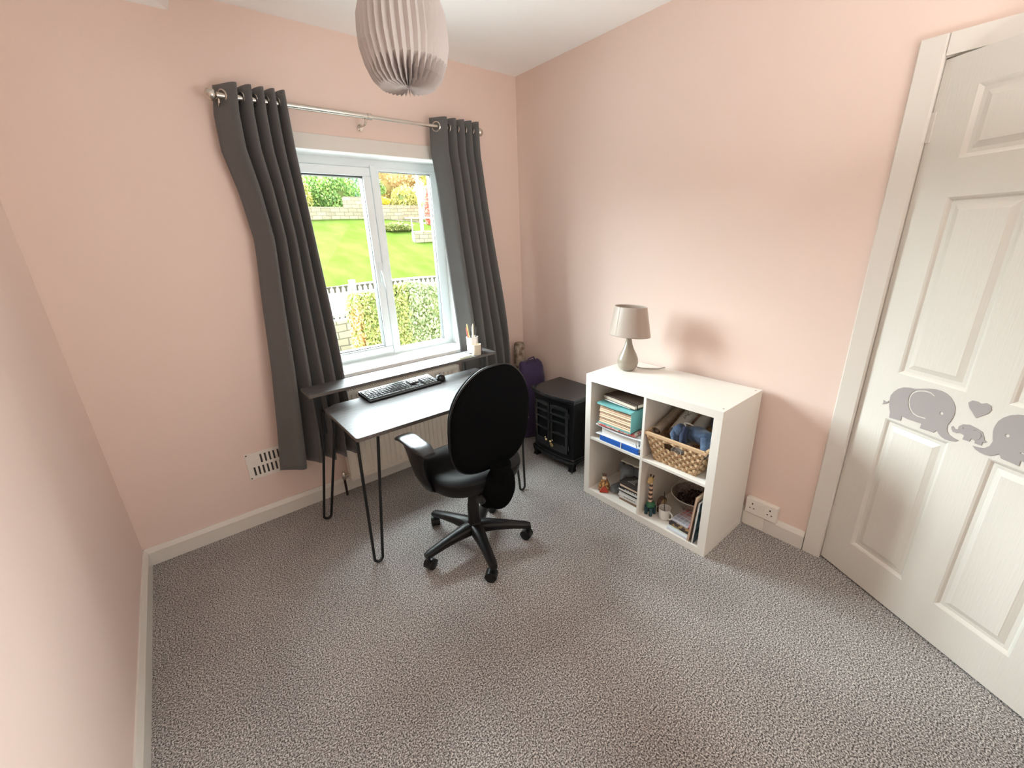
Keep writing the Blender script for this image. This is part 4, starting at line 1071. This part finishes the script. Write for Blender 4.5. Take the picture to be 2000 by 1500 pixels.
# potpourri bowl
M['bowl'] = mat('speckled_grey_bowl', (.30, .27, .24), .35, var=((.16, .14, .12), 60, .4, .6)); M['bowl_rim'] = mat('bowl_rim', (.52, .50, .46), .3)
t = kt('bowl', 'wide speckled grey bowl with a pale rim, full of potpourri', 'bowl', .572, .248, Z0)
prf = [(.045, 0), (.052, .004), (.072, .045), (.103, .082), (.120, .110), (.122, .113), (.119, .113), (.100, .084), (.070, .054), (.03, .032)]
MB().lathe(prf, n=48).build('bowl_body', M['bowl'], t, smooth=True)
ro = [(.1205*cos(2*pi*k/48), .1205*sin(2*pi*k/48), .113) for k in range(49)]
MB().tube(ro, .0028, 8, cap=False).build('rim', M['bowl_rim'], t, smooth=True)
M['potp'] = foliage_mat('potpourri_mix', [(0, (.018, .010, .010)), (.5, (.035, .015, .018)), (.72, (.08, .045, .035)), (.88, (.16, .12, .09)), (1, (.32, .27, .24))])
b = MB(); rnd = random.Random(3)
for k in range(330):
    a = rnd.uniform(0, 2*pi); rr = .084*sqrt(rnd.random()); c0 = Vector((rr*cos(a), rr*sin(a), .066+.022*(1-(rr/.09)**2)+rnd.uniform(-.004, .006)))
    q = mathutils.Euler((rnd.uniform(0, 6), rnd.uniform(0, 6), rnd.uniform(0, 6))).to_matrix(); s_ = rnd.uniform(.006, .013)
    pts = [q @ Vector(p)*s_+c0 for p in ((-1, 0, 0), (-.3, .7, .3), (.6, .5, -.2), (1, 0, .3), (.3, -.7, 0), (-.5, -.5, .4))]
    b.add(pts, [(0, 1, 2, 3), (0, 3, 4, 5)])
b.lathe([(.07, .055), (.085, .062), (.03, .075)], n=20)
o = b.build('potpourri', M['potp'], solid=.001, loc=K(.572, .248, Z0+.010)); tag(o, 'dried dark potpourri heaped in the grey bowl', 'potpourri', kind='stuff')
# books and palette
def pk(nm, lb, cat, u, v_, zb, rot, parts):
    t = kt(nm, lb, cat, u, v_, zb, rot)
    for (pn, bx_, mm, bv) in parts: MB().box(*bx_).build(pn, mm, t, bevel=bv)
    return t
M['clear'] = mat('clear_plastic_case', (.62, .66, .72), .12, spec=.6)
pk('plastic_case', 'flat clear plastic case at the bottom of the small stack', 'case', .623, .105, Z0, -2, [('case', (-.095, .09, -.050, .065, 0, .014), M['clear'], .002)])
M['goldbook'] = mat('gold_black_cover', (.30, .20, .09), .45, var=((.03, .02, .02), 45, .47, .53, 1))
pk('book', 'small book with pale green cover below the gold box', 'book', .618, .115, Z0+.014, -3, [('cover', (-.09, .085, -.05, .052, 0, .0015), mat('pale_green_cover', (.45, .58, .5), .5), 0), ('pages', (-.088, .085, -.05, .050, .0015, .007), M['paper_white'], 0), ('cover', (-.09, .085, -.05, .052, .007, .0085), bpy.data.materials['pale_green_cover'], 0)])
t = pk('gift_box', 'flat gold and black box under the make-up palette', 'box', .616, .115, Z0+.0225, -3, [('box_body', (-.09, .085, -.052, .055, 0, .017), M['goldbook'], .001)])
t = kt('makeup_palette', 'open-topped make-up palette with rows of pink and grey squares', 'palette', .612, .125, Z0+.0396, -4)
MB().box(-.082, .082, -.046, .050, 0, .009).build('tray', mat('lilac_grey_plastic', (.50, .50, .56), .3), t, bevel=.0015)
pc = [(.35, .36, .40), (.28, .27, .30), (.42, .30, .30), (.50, .26, .25), (.45, .18, .17), (.30, .12, .11)]
for i in range(6):
    mm = mat('pan_colour', pc[i], .5)
    for j in range(4):
        x = -.074+i*.0252; y = .043-j*.0228
        MB().box(x, x+.019, y-.0175, y, .0085, .0100).build('pan', mm, t)
t = kt('pink_tag', 'bright pink ribbon bow hanging beside the palette', 'ribbon', .664, .055, Z0+.035, 20)
b = MB(); b.tube([(0, 0, 0), (-.008, .004, .018), (.002, .006, .034)], [.005, .008, .004], 8); b.tube([(0, 0, .0), (.006, -.003, -.012)], [.006, .003], 8); b.build('bow', mat('hot_pink', (.75, .10, .18), .5), t, smooth=True)
def lean(nm, lb, u, tilt, depth, height, thick, cm, pm, v0):
    t = thing(nm, lb, 'book', K(u, v0, Z0), rot=(radians(tilt), 0, 0))
    MB().box(0, depth, -thick/2, -thick/2+.002, 0, height).build('cover', cm, t, bevel=.0005)
    MB().box(0, depth, thick/2-.002, thick/2, 0, height).build('cover', cm, t, bevel=.0005)
    MB().box(.002, depth-.002, -thick/2+.002, thick/2-.002, .002, height-.002).build('pages', pm, t)
    return t
lean('book', 'tall tan-spined book leaning at the right of the bottom right cube', .674, 4.5, .20, .26, .010, mat('tan_cover', (.50, .33, .22), .5), bpy.data.materials['cream_pages'], .006)
M['teal_pattern'] = mat('dark_teal_pattern', (.02, .045, .055), .35, var=((.14, .22, .25), 24, .5, .58, 3))
lean('book', 'dark teal patterned book leaning furthest right in the cube', .695, 3.2, .19, .235, .012, M['teal_pattern'], M['paper_white'], .008)

# ------------------------------------------------------------------ outdoors
M['lawn'] = mat('lawn_grass', (.050, .082, .012), 1.0, spec=0.0, var=((.070, .100, .020), 1.3, .35, .65, 8, (1, .35, 1)), bump=(14, .5, .03))
M['asphalt'] = mat('pale_tarmac', (.055, .058, .062), 1.0, spec=0.0, var=((.07, .07, .07), 5, .4, .6))
M['stone'] = None
def stone_mat(name, c1, c2, mortar, bw_, bh):
    m_ = bpy.data.materials.new(name); m_.use_nodes = True; n = m_.node_tree; b = n.nodes['Principled BSDF']; b.inputs['Roughness'].default_value = .9
    t = n.nodes.new('ShaderNodeTexCoord'); mp = n.nodes.new('ShaderNodeMapping'); mp.inputs['Rotation'].default_value = (pi/2, 0, 0)
    br = n.nodes.new('ShaderNodeTexBrick'); br.inputs['Color1'].default_value = (*c1, 1); br.inputs['Color2'].default_value = (*c2, 1); br.inputs['Mortar'].default_value = (*mortar, 1)
    br.inputs['Scale'].default_value = 1; br.inputs['Brick Width'].default_value = bw_; br.inputs['Row Height'].default_value = bh; br.inputs['Mortar Size'].default_value = .014; br.inputs['Bias'].default_value = 0
    ns = n.nodes.new('ShaderNodeTexNoise'); ns.inputs['Scale'].default_value = 2.5; mx = n.nodes.new('ShaderNodeMix'); mx.data_type = 'VECTOR'; mx.inputs[0].default_value = .06
    n.links.new(t.outputs['Object'], mp.inputs[0]); n.links.new(t.outputs['Object'], ns.inputs['Vector']); n.links.new(mp.outputs[0], mx.inputs['A']); n.links.new(ns.outputs['Color'], mx.inputs['B'])
    n.links.new(mx.outputs['Result'], br.inputs['Vector']); n.links.new(br.outputs['Color'], b.inputs['Base Color']); return m_
M['stone'] = stone_mat('sandstone_wall', (.30, .26, .18), (.21, .18, .13), (.10, .085, .06), .42, .17)
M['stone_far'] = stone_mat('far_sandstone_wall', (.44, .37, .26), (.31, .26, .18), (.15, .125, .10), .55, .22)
M['fence'] = mat('weathered_white_timber', (.30, .285, .275), .8, var=((.22, .205, .195), 3, .4, .6, 4, (6, 6, .6)))
def quadgrid(name, pts_fn, nx, ny, m_, lb, cat, kind='structure'):
    b = MB().grid(pts_fn, nx, ny); o = b.build(name, m_, smooth=True); tag(o, lb, cat, kind=kind); return o
rnd = random.Random(5)
def gz(x, y):   # ground height
    if y < 13.2: return -1.0
    return None
MB_ = MB().box(-30, 45, .31, 9.6, -1.35, -1.06); tag(MB_.build('front_garden', mat('bounce_ground', (.58, .57, .55), .95, var=((.46, .45, .43), 30, .4, .6))), 'garden ground just outside the window', 'ground', kind='structure')  # ground out of view, made pale to bounce daylight up to the ceiling
MB_ = MB().box(-40, 60, 9.6, 15.6, -.95, -.32); o = MB_.build('road', M['asphalt']); tag(o, 'pale tarmac road beyond the white fence', 'road', kind='structure')
# kerb / rough verge and lawn bank
def lawn(u, v_):
    x = -30+85*u; y = 15.5+12.5*v_
    z = -.05+3.15*(v_**.92)+.12*sin(x*.35+y*.4)*v_-.05*sin(x*.8)*(1-v_)
    if x > 11: z -= .045*(x-11)*v_*1.8
    return (x, y, z)
quadgrid('lawn', lawn, 60, 24, M['lawn'], 'sloping bright green grass bank across the road', 'grass', 'structure')
b = MB(); b.box(-40, 60, 15.35, 15.65, -.45, -.08); tag(b.build('kerb', mat('dry_verge', (.10, .085, .05), .9)), 'low stone kerb between road and grass bank', 'kerb', kind='structure')
o = MB().box(-30, 12.3, 27.6, 28.1, 1.5, 3.85).build('garden_wall', M['stone_far']); tag(o, 'long sandstone wall at the top of the grass bank', 'wall', 'sandstone garden walls')
b = MB(); b.box(10.5, 15.3, 30.2, 30.7, 2.5, 4.25); b.box(9.2, 10.5, 30.1, 30.7, 2.5, 4.75); b.box(6.5, 9.2, 30.2, 30.6, 2.5, 4.05)
o = b.build('terrace_wall', M['stone_far']); tag(o, 'upper sandstone terrace wall with a raised middle, behind the long wall', 'wall', 'sandstone garden walls')
o = MB().box(9.9, 15, 21.3, 21.7, .9, 2.1).build('garden_wall', M['stone_far'], bevel=.05); tag(o, 'short ruined sandstone wall at the right of the grass bank', 'wall', 'sandstone garden walls')
# near low stone wall + picket fence
o = MB().box(-6, 14, 8.0, 8.3, -1.1, -.245).build('garden_wall', M['stone'], bevel=.02); tag(o, 'low sandstone wall carrying the white picket fence', 'wall', 'sandstone garden walls')
t = thing('picket_fence', 'weathered white picket fence on the low stone wall by the road', 'fence', (0, 8.13, -.245))
for z0, z1 in ((.07, .14), (.58, .65)): MB().box(-5, 13.5, -.02, .02, z0, z1).build('rail', M['fence'], t)
for k in range(90):
    x = -3.4+k*.135
    if x > 9.2: break
    b = MB(); w = .042
    b.prism([(-w, .02), (w, .02), (w, .74), (0, .80), (-w, .74)], -.045, -.022, lambda a, z_, d: (a, d, z_)); b.build('picket', M['fence'], t, loc=(x, 0, 0))
for x in (-2.4, 1.46, 5.3, 9.0):
    MB().box(-.07, .07, .02, .15, -.2, .92).build('post', M['fence'], t, loc=(x, 0, 0), bevel=.01)

def leaves(b, fn, n, size, rnd, flat=.5):
    for _ in range(n):
        p, nrm = fn(rnd); p = Vector(p); s_ = size*rnd.uniform(.6, 1.3)
        q = mathutils.Euler((rnd.uniform(0, 6.3), rnd.uniform(0, 6.3), rnd.uniform(0, 6.3))).to_matrix()
        dd = Vector(nrm)*flat
        a = (q @ Vector((1, 0, 0))); c_ = (q @ Vector((0, 1, 0)))
        b.add([p-a*s_*.5, p-c_*s_*.28+dd*0, p+a*s_*.5, p+c_*s_*.28], [(0, 1, 2, 3)])
def box_surface(x0, x1, y0, y1, z0, z1, j=.05):
    def fn(r):
        k = r.random()
        if k < .5: p = (r.uniform(x0, x1), y0, r.uniform(z0, z1)); n_ = (0, -1, 0)
        elif k < .75: p = (r.uniform(x0, x1), r.uniform(y0, y1), z1); n_ = (0, 0, 1)
        else: p = (x0 if r.random() < .8 else x1, r.uniform(y0, y1), r.uniform(z0, z1)); n_ = (-1, 0, 0)
        w = .05*sin(p[0]*5+p[2]*3)+.04*sin(p[2]*8+p[1]*6)
        return (p[0]+r.uniform(-j, j)+n_[0]*w, p[1]+r.uniform(-j, j)+n_[1]*w, p[2]+r.uniform(-j, j)+n_[2]*w), n_
    return fn
M['hedge_a'] = foliage_mat('hedge_leaves', [(0, (.09, .13, .025)), (.35, (.20, .25, .06)), (.7, (.34, .34, .09)), (1, (.46, .42, .17))])
M['hedge_b'] = foliage_mat('hedge_leaves_pale', [(0, (.12, .17, .07)), (.4, (.27, .34, .15)), (.75, (.40, .44, .23)), (1, (.55, .52, .32))])
M['leaf_inner'] = mat('inner_twigs', (.14, .17, .05), .9)
M['orange_leaf'] = foliage_mat('orange_leaves', [(0, (.35, .14, .04)), (.5, (.48, .24, .08)), (1, (.50, .36, .14))])
def hedge(name, lb, bx_, m_, n, seed, leaf_m2=None):
    x0, x1, y0, y1, z0, z1 = bx_
    t = thing(name, lb, 'hedge', ((x0+x1)/2, (y0+y1)/2, z0), group='clipped hedges outside the window')
    o_ = Vector(t.location); b = MB(); leaves(b, box_surface(*bx_), n, .060, random.Random(seed)); b.v = [tuple(Vector(p)-o_) for p in b.v]
    f = b.build('foliage', m_, t); f['kind'] = 'stuff'
    if leaf_m2:
        b = MB(); leaves(b, lambda r: ((x0-.03+r.uniform(-.06, .05), r.uniform(y0-.05, y1), r.uniform(z0+.5, z1-.12)), (-1, 0, 0)), 2200, .055, random.Random(99)); b.v = [tuple(Vector(p)-o_) for p in b.v]
        g_ = b.build('orange_foliage', M['orange_leaf'], t); g_['kind'] = 'stuff'; g_['label'] = 'orange autumn leaves on the left side'
    MB().box(x0+.06-o_.x, x1-.06-o_.x, y0+.06-o_.y, y1-.06-o_.y, 0, z1-.06-z0).build('twigs', M['leaf_inner'], t)
hedge('hedge', 'yellow-green clipped hedge end with orange-tinged left side', (.30, 1.15, 4.55, 5.0, -1.05, .66), M['hedge_a'], 14000, 1, True)
hedge('hedge', 'paler green clipped hedge running off to the right', (1.22, 4.2, 4.62, 5.1, -1.05, .72), M['hedge_b'], 24000, 2)
def shrub(name, lb, cat, c, r, m_, n, size, seed, trunk=None, group='trees and shrubs beyond the grass bank', scl=(1, 1, 1), holes=False):
    t = thing(name, lb, cat, (c[0], c[1], c[2]-r*scl[2]), group=group); b = MB()
    ctr = Vector((0, 0, r*scl[2]))
    rn = random.Random(seed); ph = [rn.uniform(0, 6) for _ in range(8)]
    def fn(q):
        a = q.uniform(0, 2*pi); s_ = q.uniform(-1, 1); cc = sqrt(1-s_*s_); d = Vector((cc*cos(a), cc*sin(a), s_))
        k = 1+.13*sin(a*3+ph[0]+s_*4)+.12*sin(a*5+ph[1])*cc+.10*sin(s_*7+ph[2]); k *= q.uniform(.80, 1.04)
        return ctr+Vector((d.x*r*scl[0]*k, d.y*r*scl[1]*k, d.z*r*scl[2]*k)), d
    leaves(b, fn, n, size, rn); f = b.build('crown', m_, t); f['kind'] = 'stuff'
    ib = MB(); ib.sphere(tuple(ctr), r*.80, 18, 12, scl); ib.build('inner_growth', M['leaf_inner'] if not trunk else trunk, t, smooth=True)
    b = MB(); b.tube([(0, 0, -.7), (.1, 0, .3*r), (0, .1, r)], [.22*r/2, .16*r/2, .06], 8); b.build('trunk', M['bark'], t, smooth=True)
    return t
M['bark'] = mat('bark', (.12, .09, .06), .9)
M['tree_green'] = foliage_mat('green_tree_leaves', [(0, (0.095, 0.190, 0.057)), (.4, (0.209, 0.361, 0.095)), (.8, (0.380, 0.570, 0.152)), (1, (0.570, 0.684, 0.228))])
M['tree_yellow'] = foliage_mat('yellow_tree_leaves', [(0, (0.240, 0.255, 0.075)), (.4, (0.480, 0.450, 0.120)), (.8, (0.690, 0.570, 0.180)), (1, (0.750, 0.630, 0.330))])
M['tree_blue'] = foliage_mat('conifer_leaves', [(0, (0.182, 0.312, 0.234)), (.5, (0.338, 0.520, 0.390)), (1, (0.572, 0.728, 0.520))])
M['tree_red'] = foliage_mat('red_tree_leaves', [(0, (0.540, 0.090, 0.075)), (.5, (0.750, 0.195, 0.150)), (1, (0.825, 0.375, 0.270))])
M['tree_orange'] = foliage_mat('orange_tree_leaves', [(0, (0.360, 0.225, 0.090)), (.4, (0.630, 0.375, 0.180)), (.8, (0.750, 0.540, 0.300)), (1, (0.675, 0.630, 0.240))])
M['yellow_flower'] = foliage_mat('yellow_flowers', [(0, (0.585, 0.494, 0.039)), (1, (0.806, 0.676, 0.052))])
shrub('round_bush', 'large rounded mid-green bush above the long wall', 'bush', (8.9, 32.6, 5.25), 1.6, M['tree_green'], 9000, .20, 11)
shrub('round_bush', 'yellow-green bush at the left edge of the window view', 'bush', (5.4, 32.0, 5.0), 1.7, M['tree_yellow'], 7000, .20, 12)
shrub('round_bush', 'yellow-green loose bush further left behind the curtain', 'bush', (1.2, 31.8, 5.3), 2.0, M['tree_green'], 6000, .24, 13)
shrub('tree', 'blue-green conifer behind the rounded bush', 'tree', (11.2, 38.5, 6.3), 2.3, M['tree_blue'], 7000, .26, 14, scl=(1, 1, 1.0))
shrub('tree', 'tall blue-green tree at the far left behind the bushes', 'tree', (4.6, 41, 6.5), 3.0, M['tree_blue'], 7000, .28, 15)
shrub('round_bush', 'small dark green bush right of the window mullion', 'bush', (12.6, 33.6, 5.75), .95, M['tree_green'], 4000, .17, 16)
shrub('flower_shrub', 'low shrub covered in bright yellow flowers on the terrace wall', 'shrub', (12.4, 31.6, 4.6), .5, M['yellow_flower'], 2500, .13, 17, trunk=M['yellow_flower'], scl=(1.5, 1, .65))
shrub('tree', 'pale orange autumn tree in the middle of the right pane', 'tree', (15.8, 36.5, 7.2), 2.4, M['tree_orange'], 9000, .22, 18, trunk=M['tree_orange'])
shrub('round_bush', 'olive yellow bush below the orange tree', 'bush', (15.0, 32.3, 4.7), 1.1, M['tree_yellow'], 5000, .17, 19)
shrub('tree', 'yellow autumn tree above the lamp post', 'tree', (20.0, 34.5, 8.0), 2.2, M['tree_yellow'], 8000, .22, 20, trunk=M['tree_yellow'])
shrub('red_shrub', 'tall crimson shrub to the right of the lamp post', 'shrub', (14.6, 27.0, 3.7), 1.2, M['tree_red'], 7000, .15, 21, trunk=M['tree_red'], scl=(.55, .6, 1.3))
shrub('tree', 'broad green tree filling the background on the right', 'tree', (27.5, 42, 6.5), 4.0, M['tree_green'], 9000, .3, 22)
shrub('round_bush', 'scrubby green growth at the edge of the grass near the ruined wall', 'bush', (10.2, 24.2, 2.45), .55, M['hedge_a'], 3500, .12, 23, scl=(1.9, 1, .5))
# hillside far behind the trees
def hill(u, v_):
    x = -60+160*u; y = 45+60*v_; return (x, y, 3+9*v_**.7+1.5*sin(x*.07)*v_)
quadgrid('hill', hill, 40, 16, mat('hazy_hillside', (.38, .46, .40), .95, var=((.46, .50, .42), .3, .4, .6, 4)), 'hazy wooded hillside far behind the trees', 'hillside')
def upper(u, v_):
    x = -40+110*u; y = 28+18*v_; return (x, y, 3.1+.6*v_)
quadgrid('upper_garden', upper, 10, 4, M['lawn'], 'garden ground above the long wall', 'ground')
t = thing('lamp_post', 'slim white lamp post standing at the right of the grass bank', 'lamp post', (11.86, 24, 2.1))
MB().tube([(0, 0, 0), (0, 0, 1.2), (0, 0, 6.5)], [.11, .10, .07], 14).build('pole', mat('white_pole_paint', (.85, .85, .83), .5), t, smooth=True)
MB().tube([(0, 0, 6.5), (0, -.5, 6.7), (0, -1.1, 6.72)], [.05, .05, .1], 10).build('lantern', bpy.data.materials['white_pole_paint'], t, smooth=True)
t = thing('handrail', 'pale metal handrail curving down past the crimson shrub', 'handrail', (12.2, 22.9, 1.95))
b = MB(); b.tube([(-2.0, 0, .95), (.9, 0, .98), (1.25, 0, .9), (2.2, -.2, .1)], .035, 8); b.build('rail', bpy.data.materials['white_pole_paint'], t, smooth=True)
for x in (-1.6, -.2, .9): MB().tube([(x, 0, -.3), (x, 0, .96)], .03, 8).build('post', bpy.data.materials['white_pole_paint'], t)
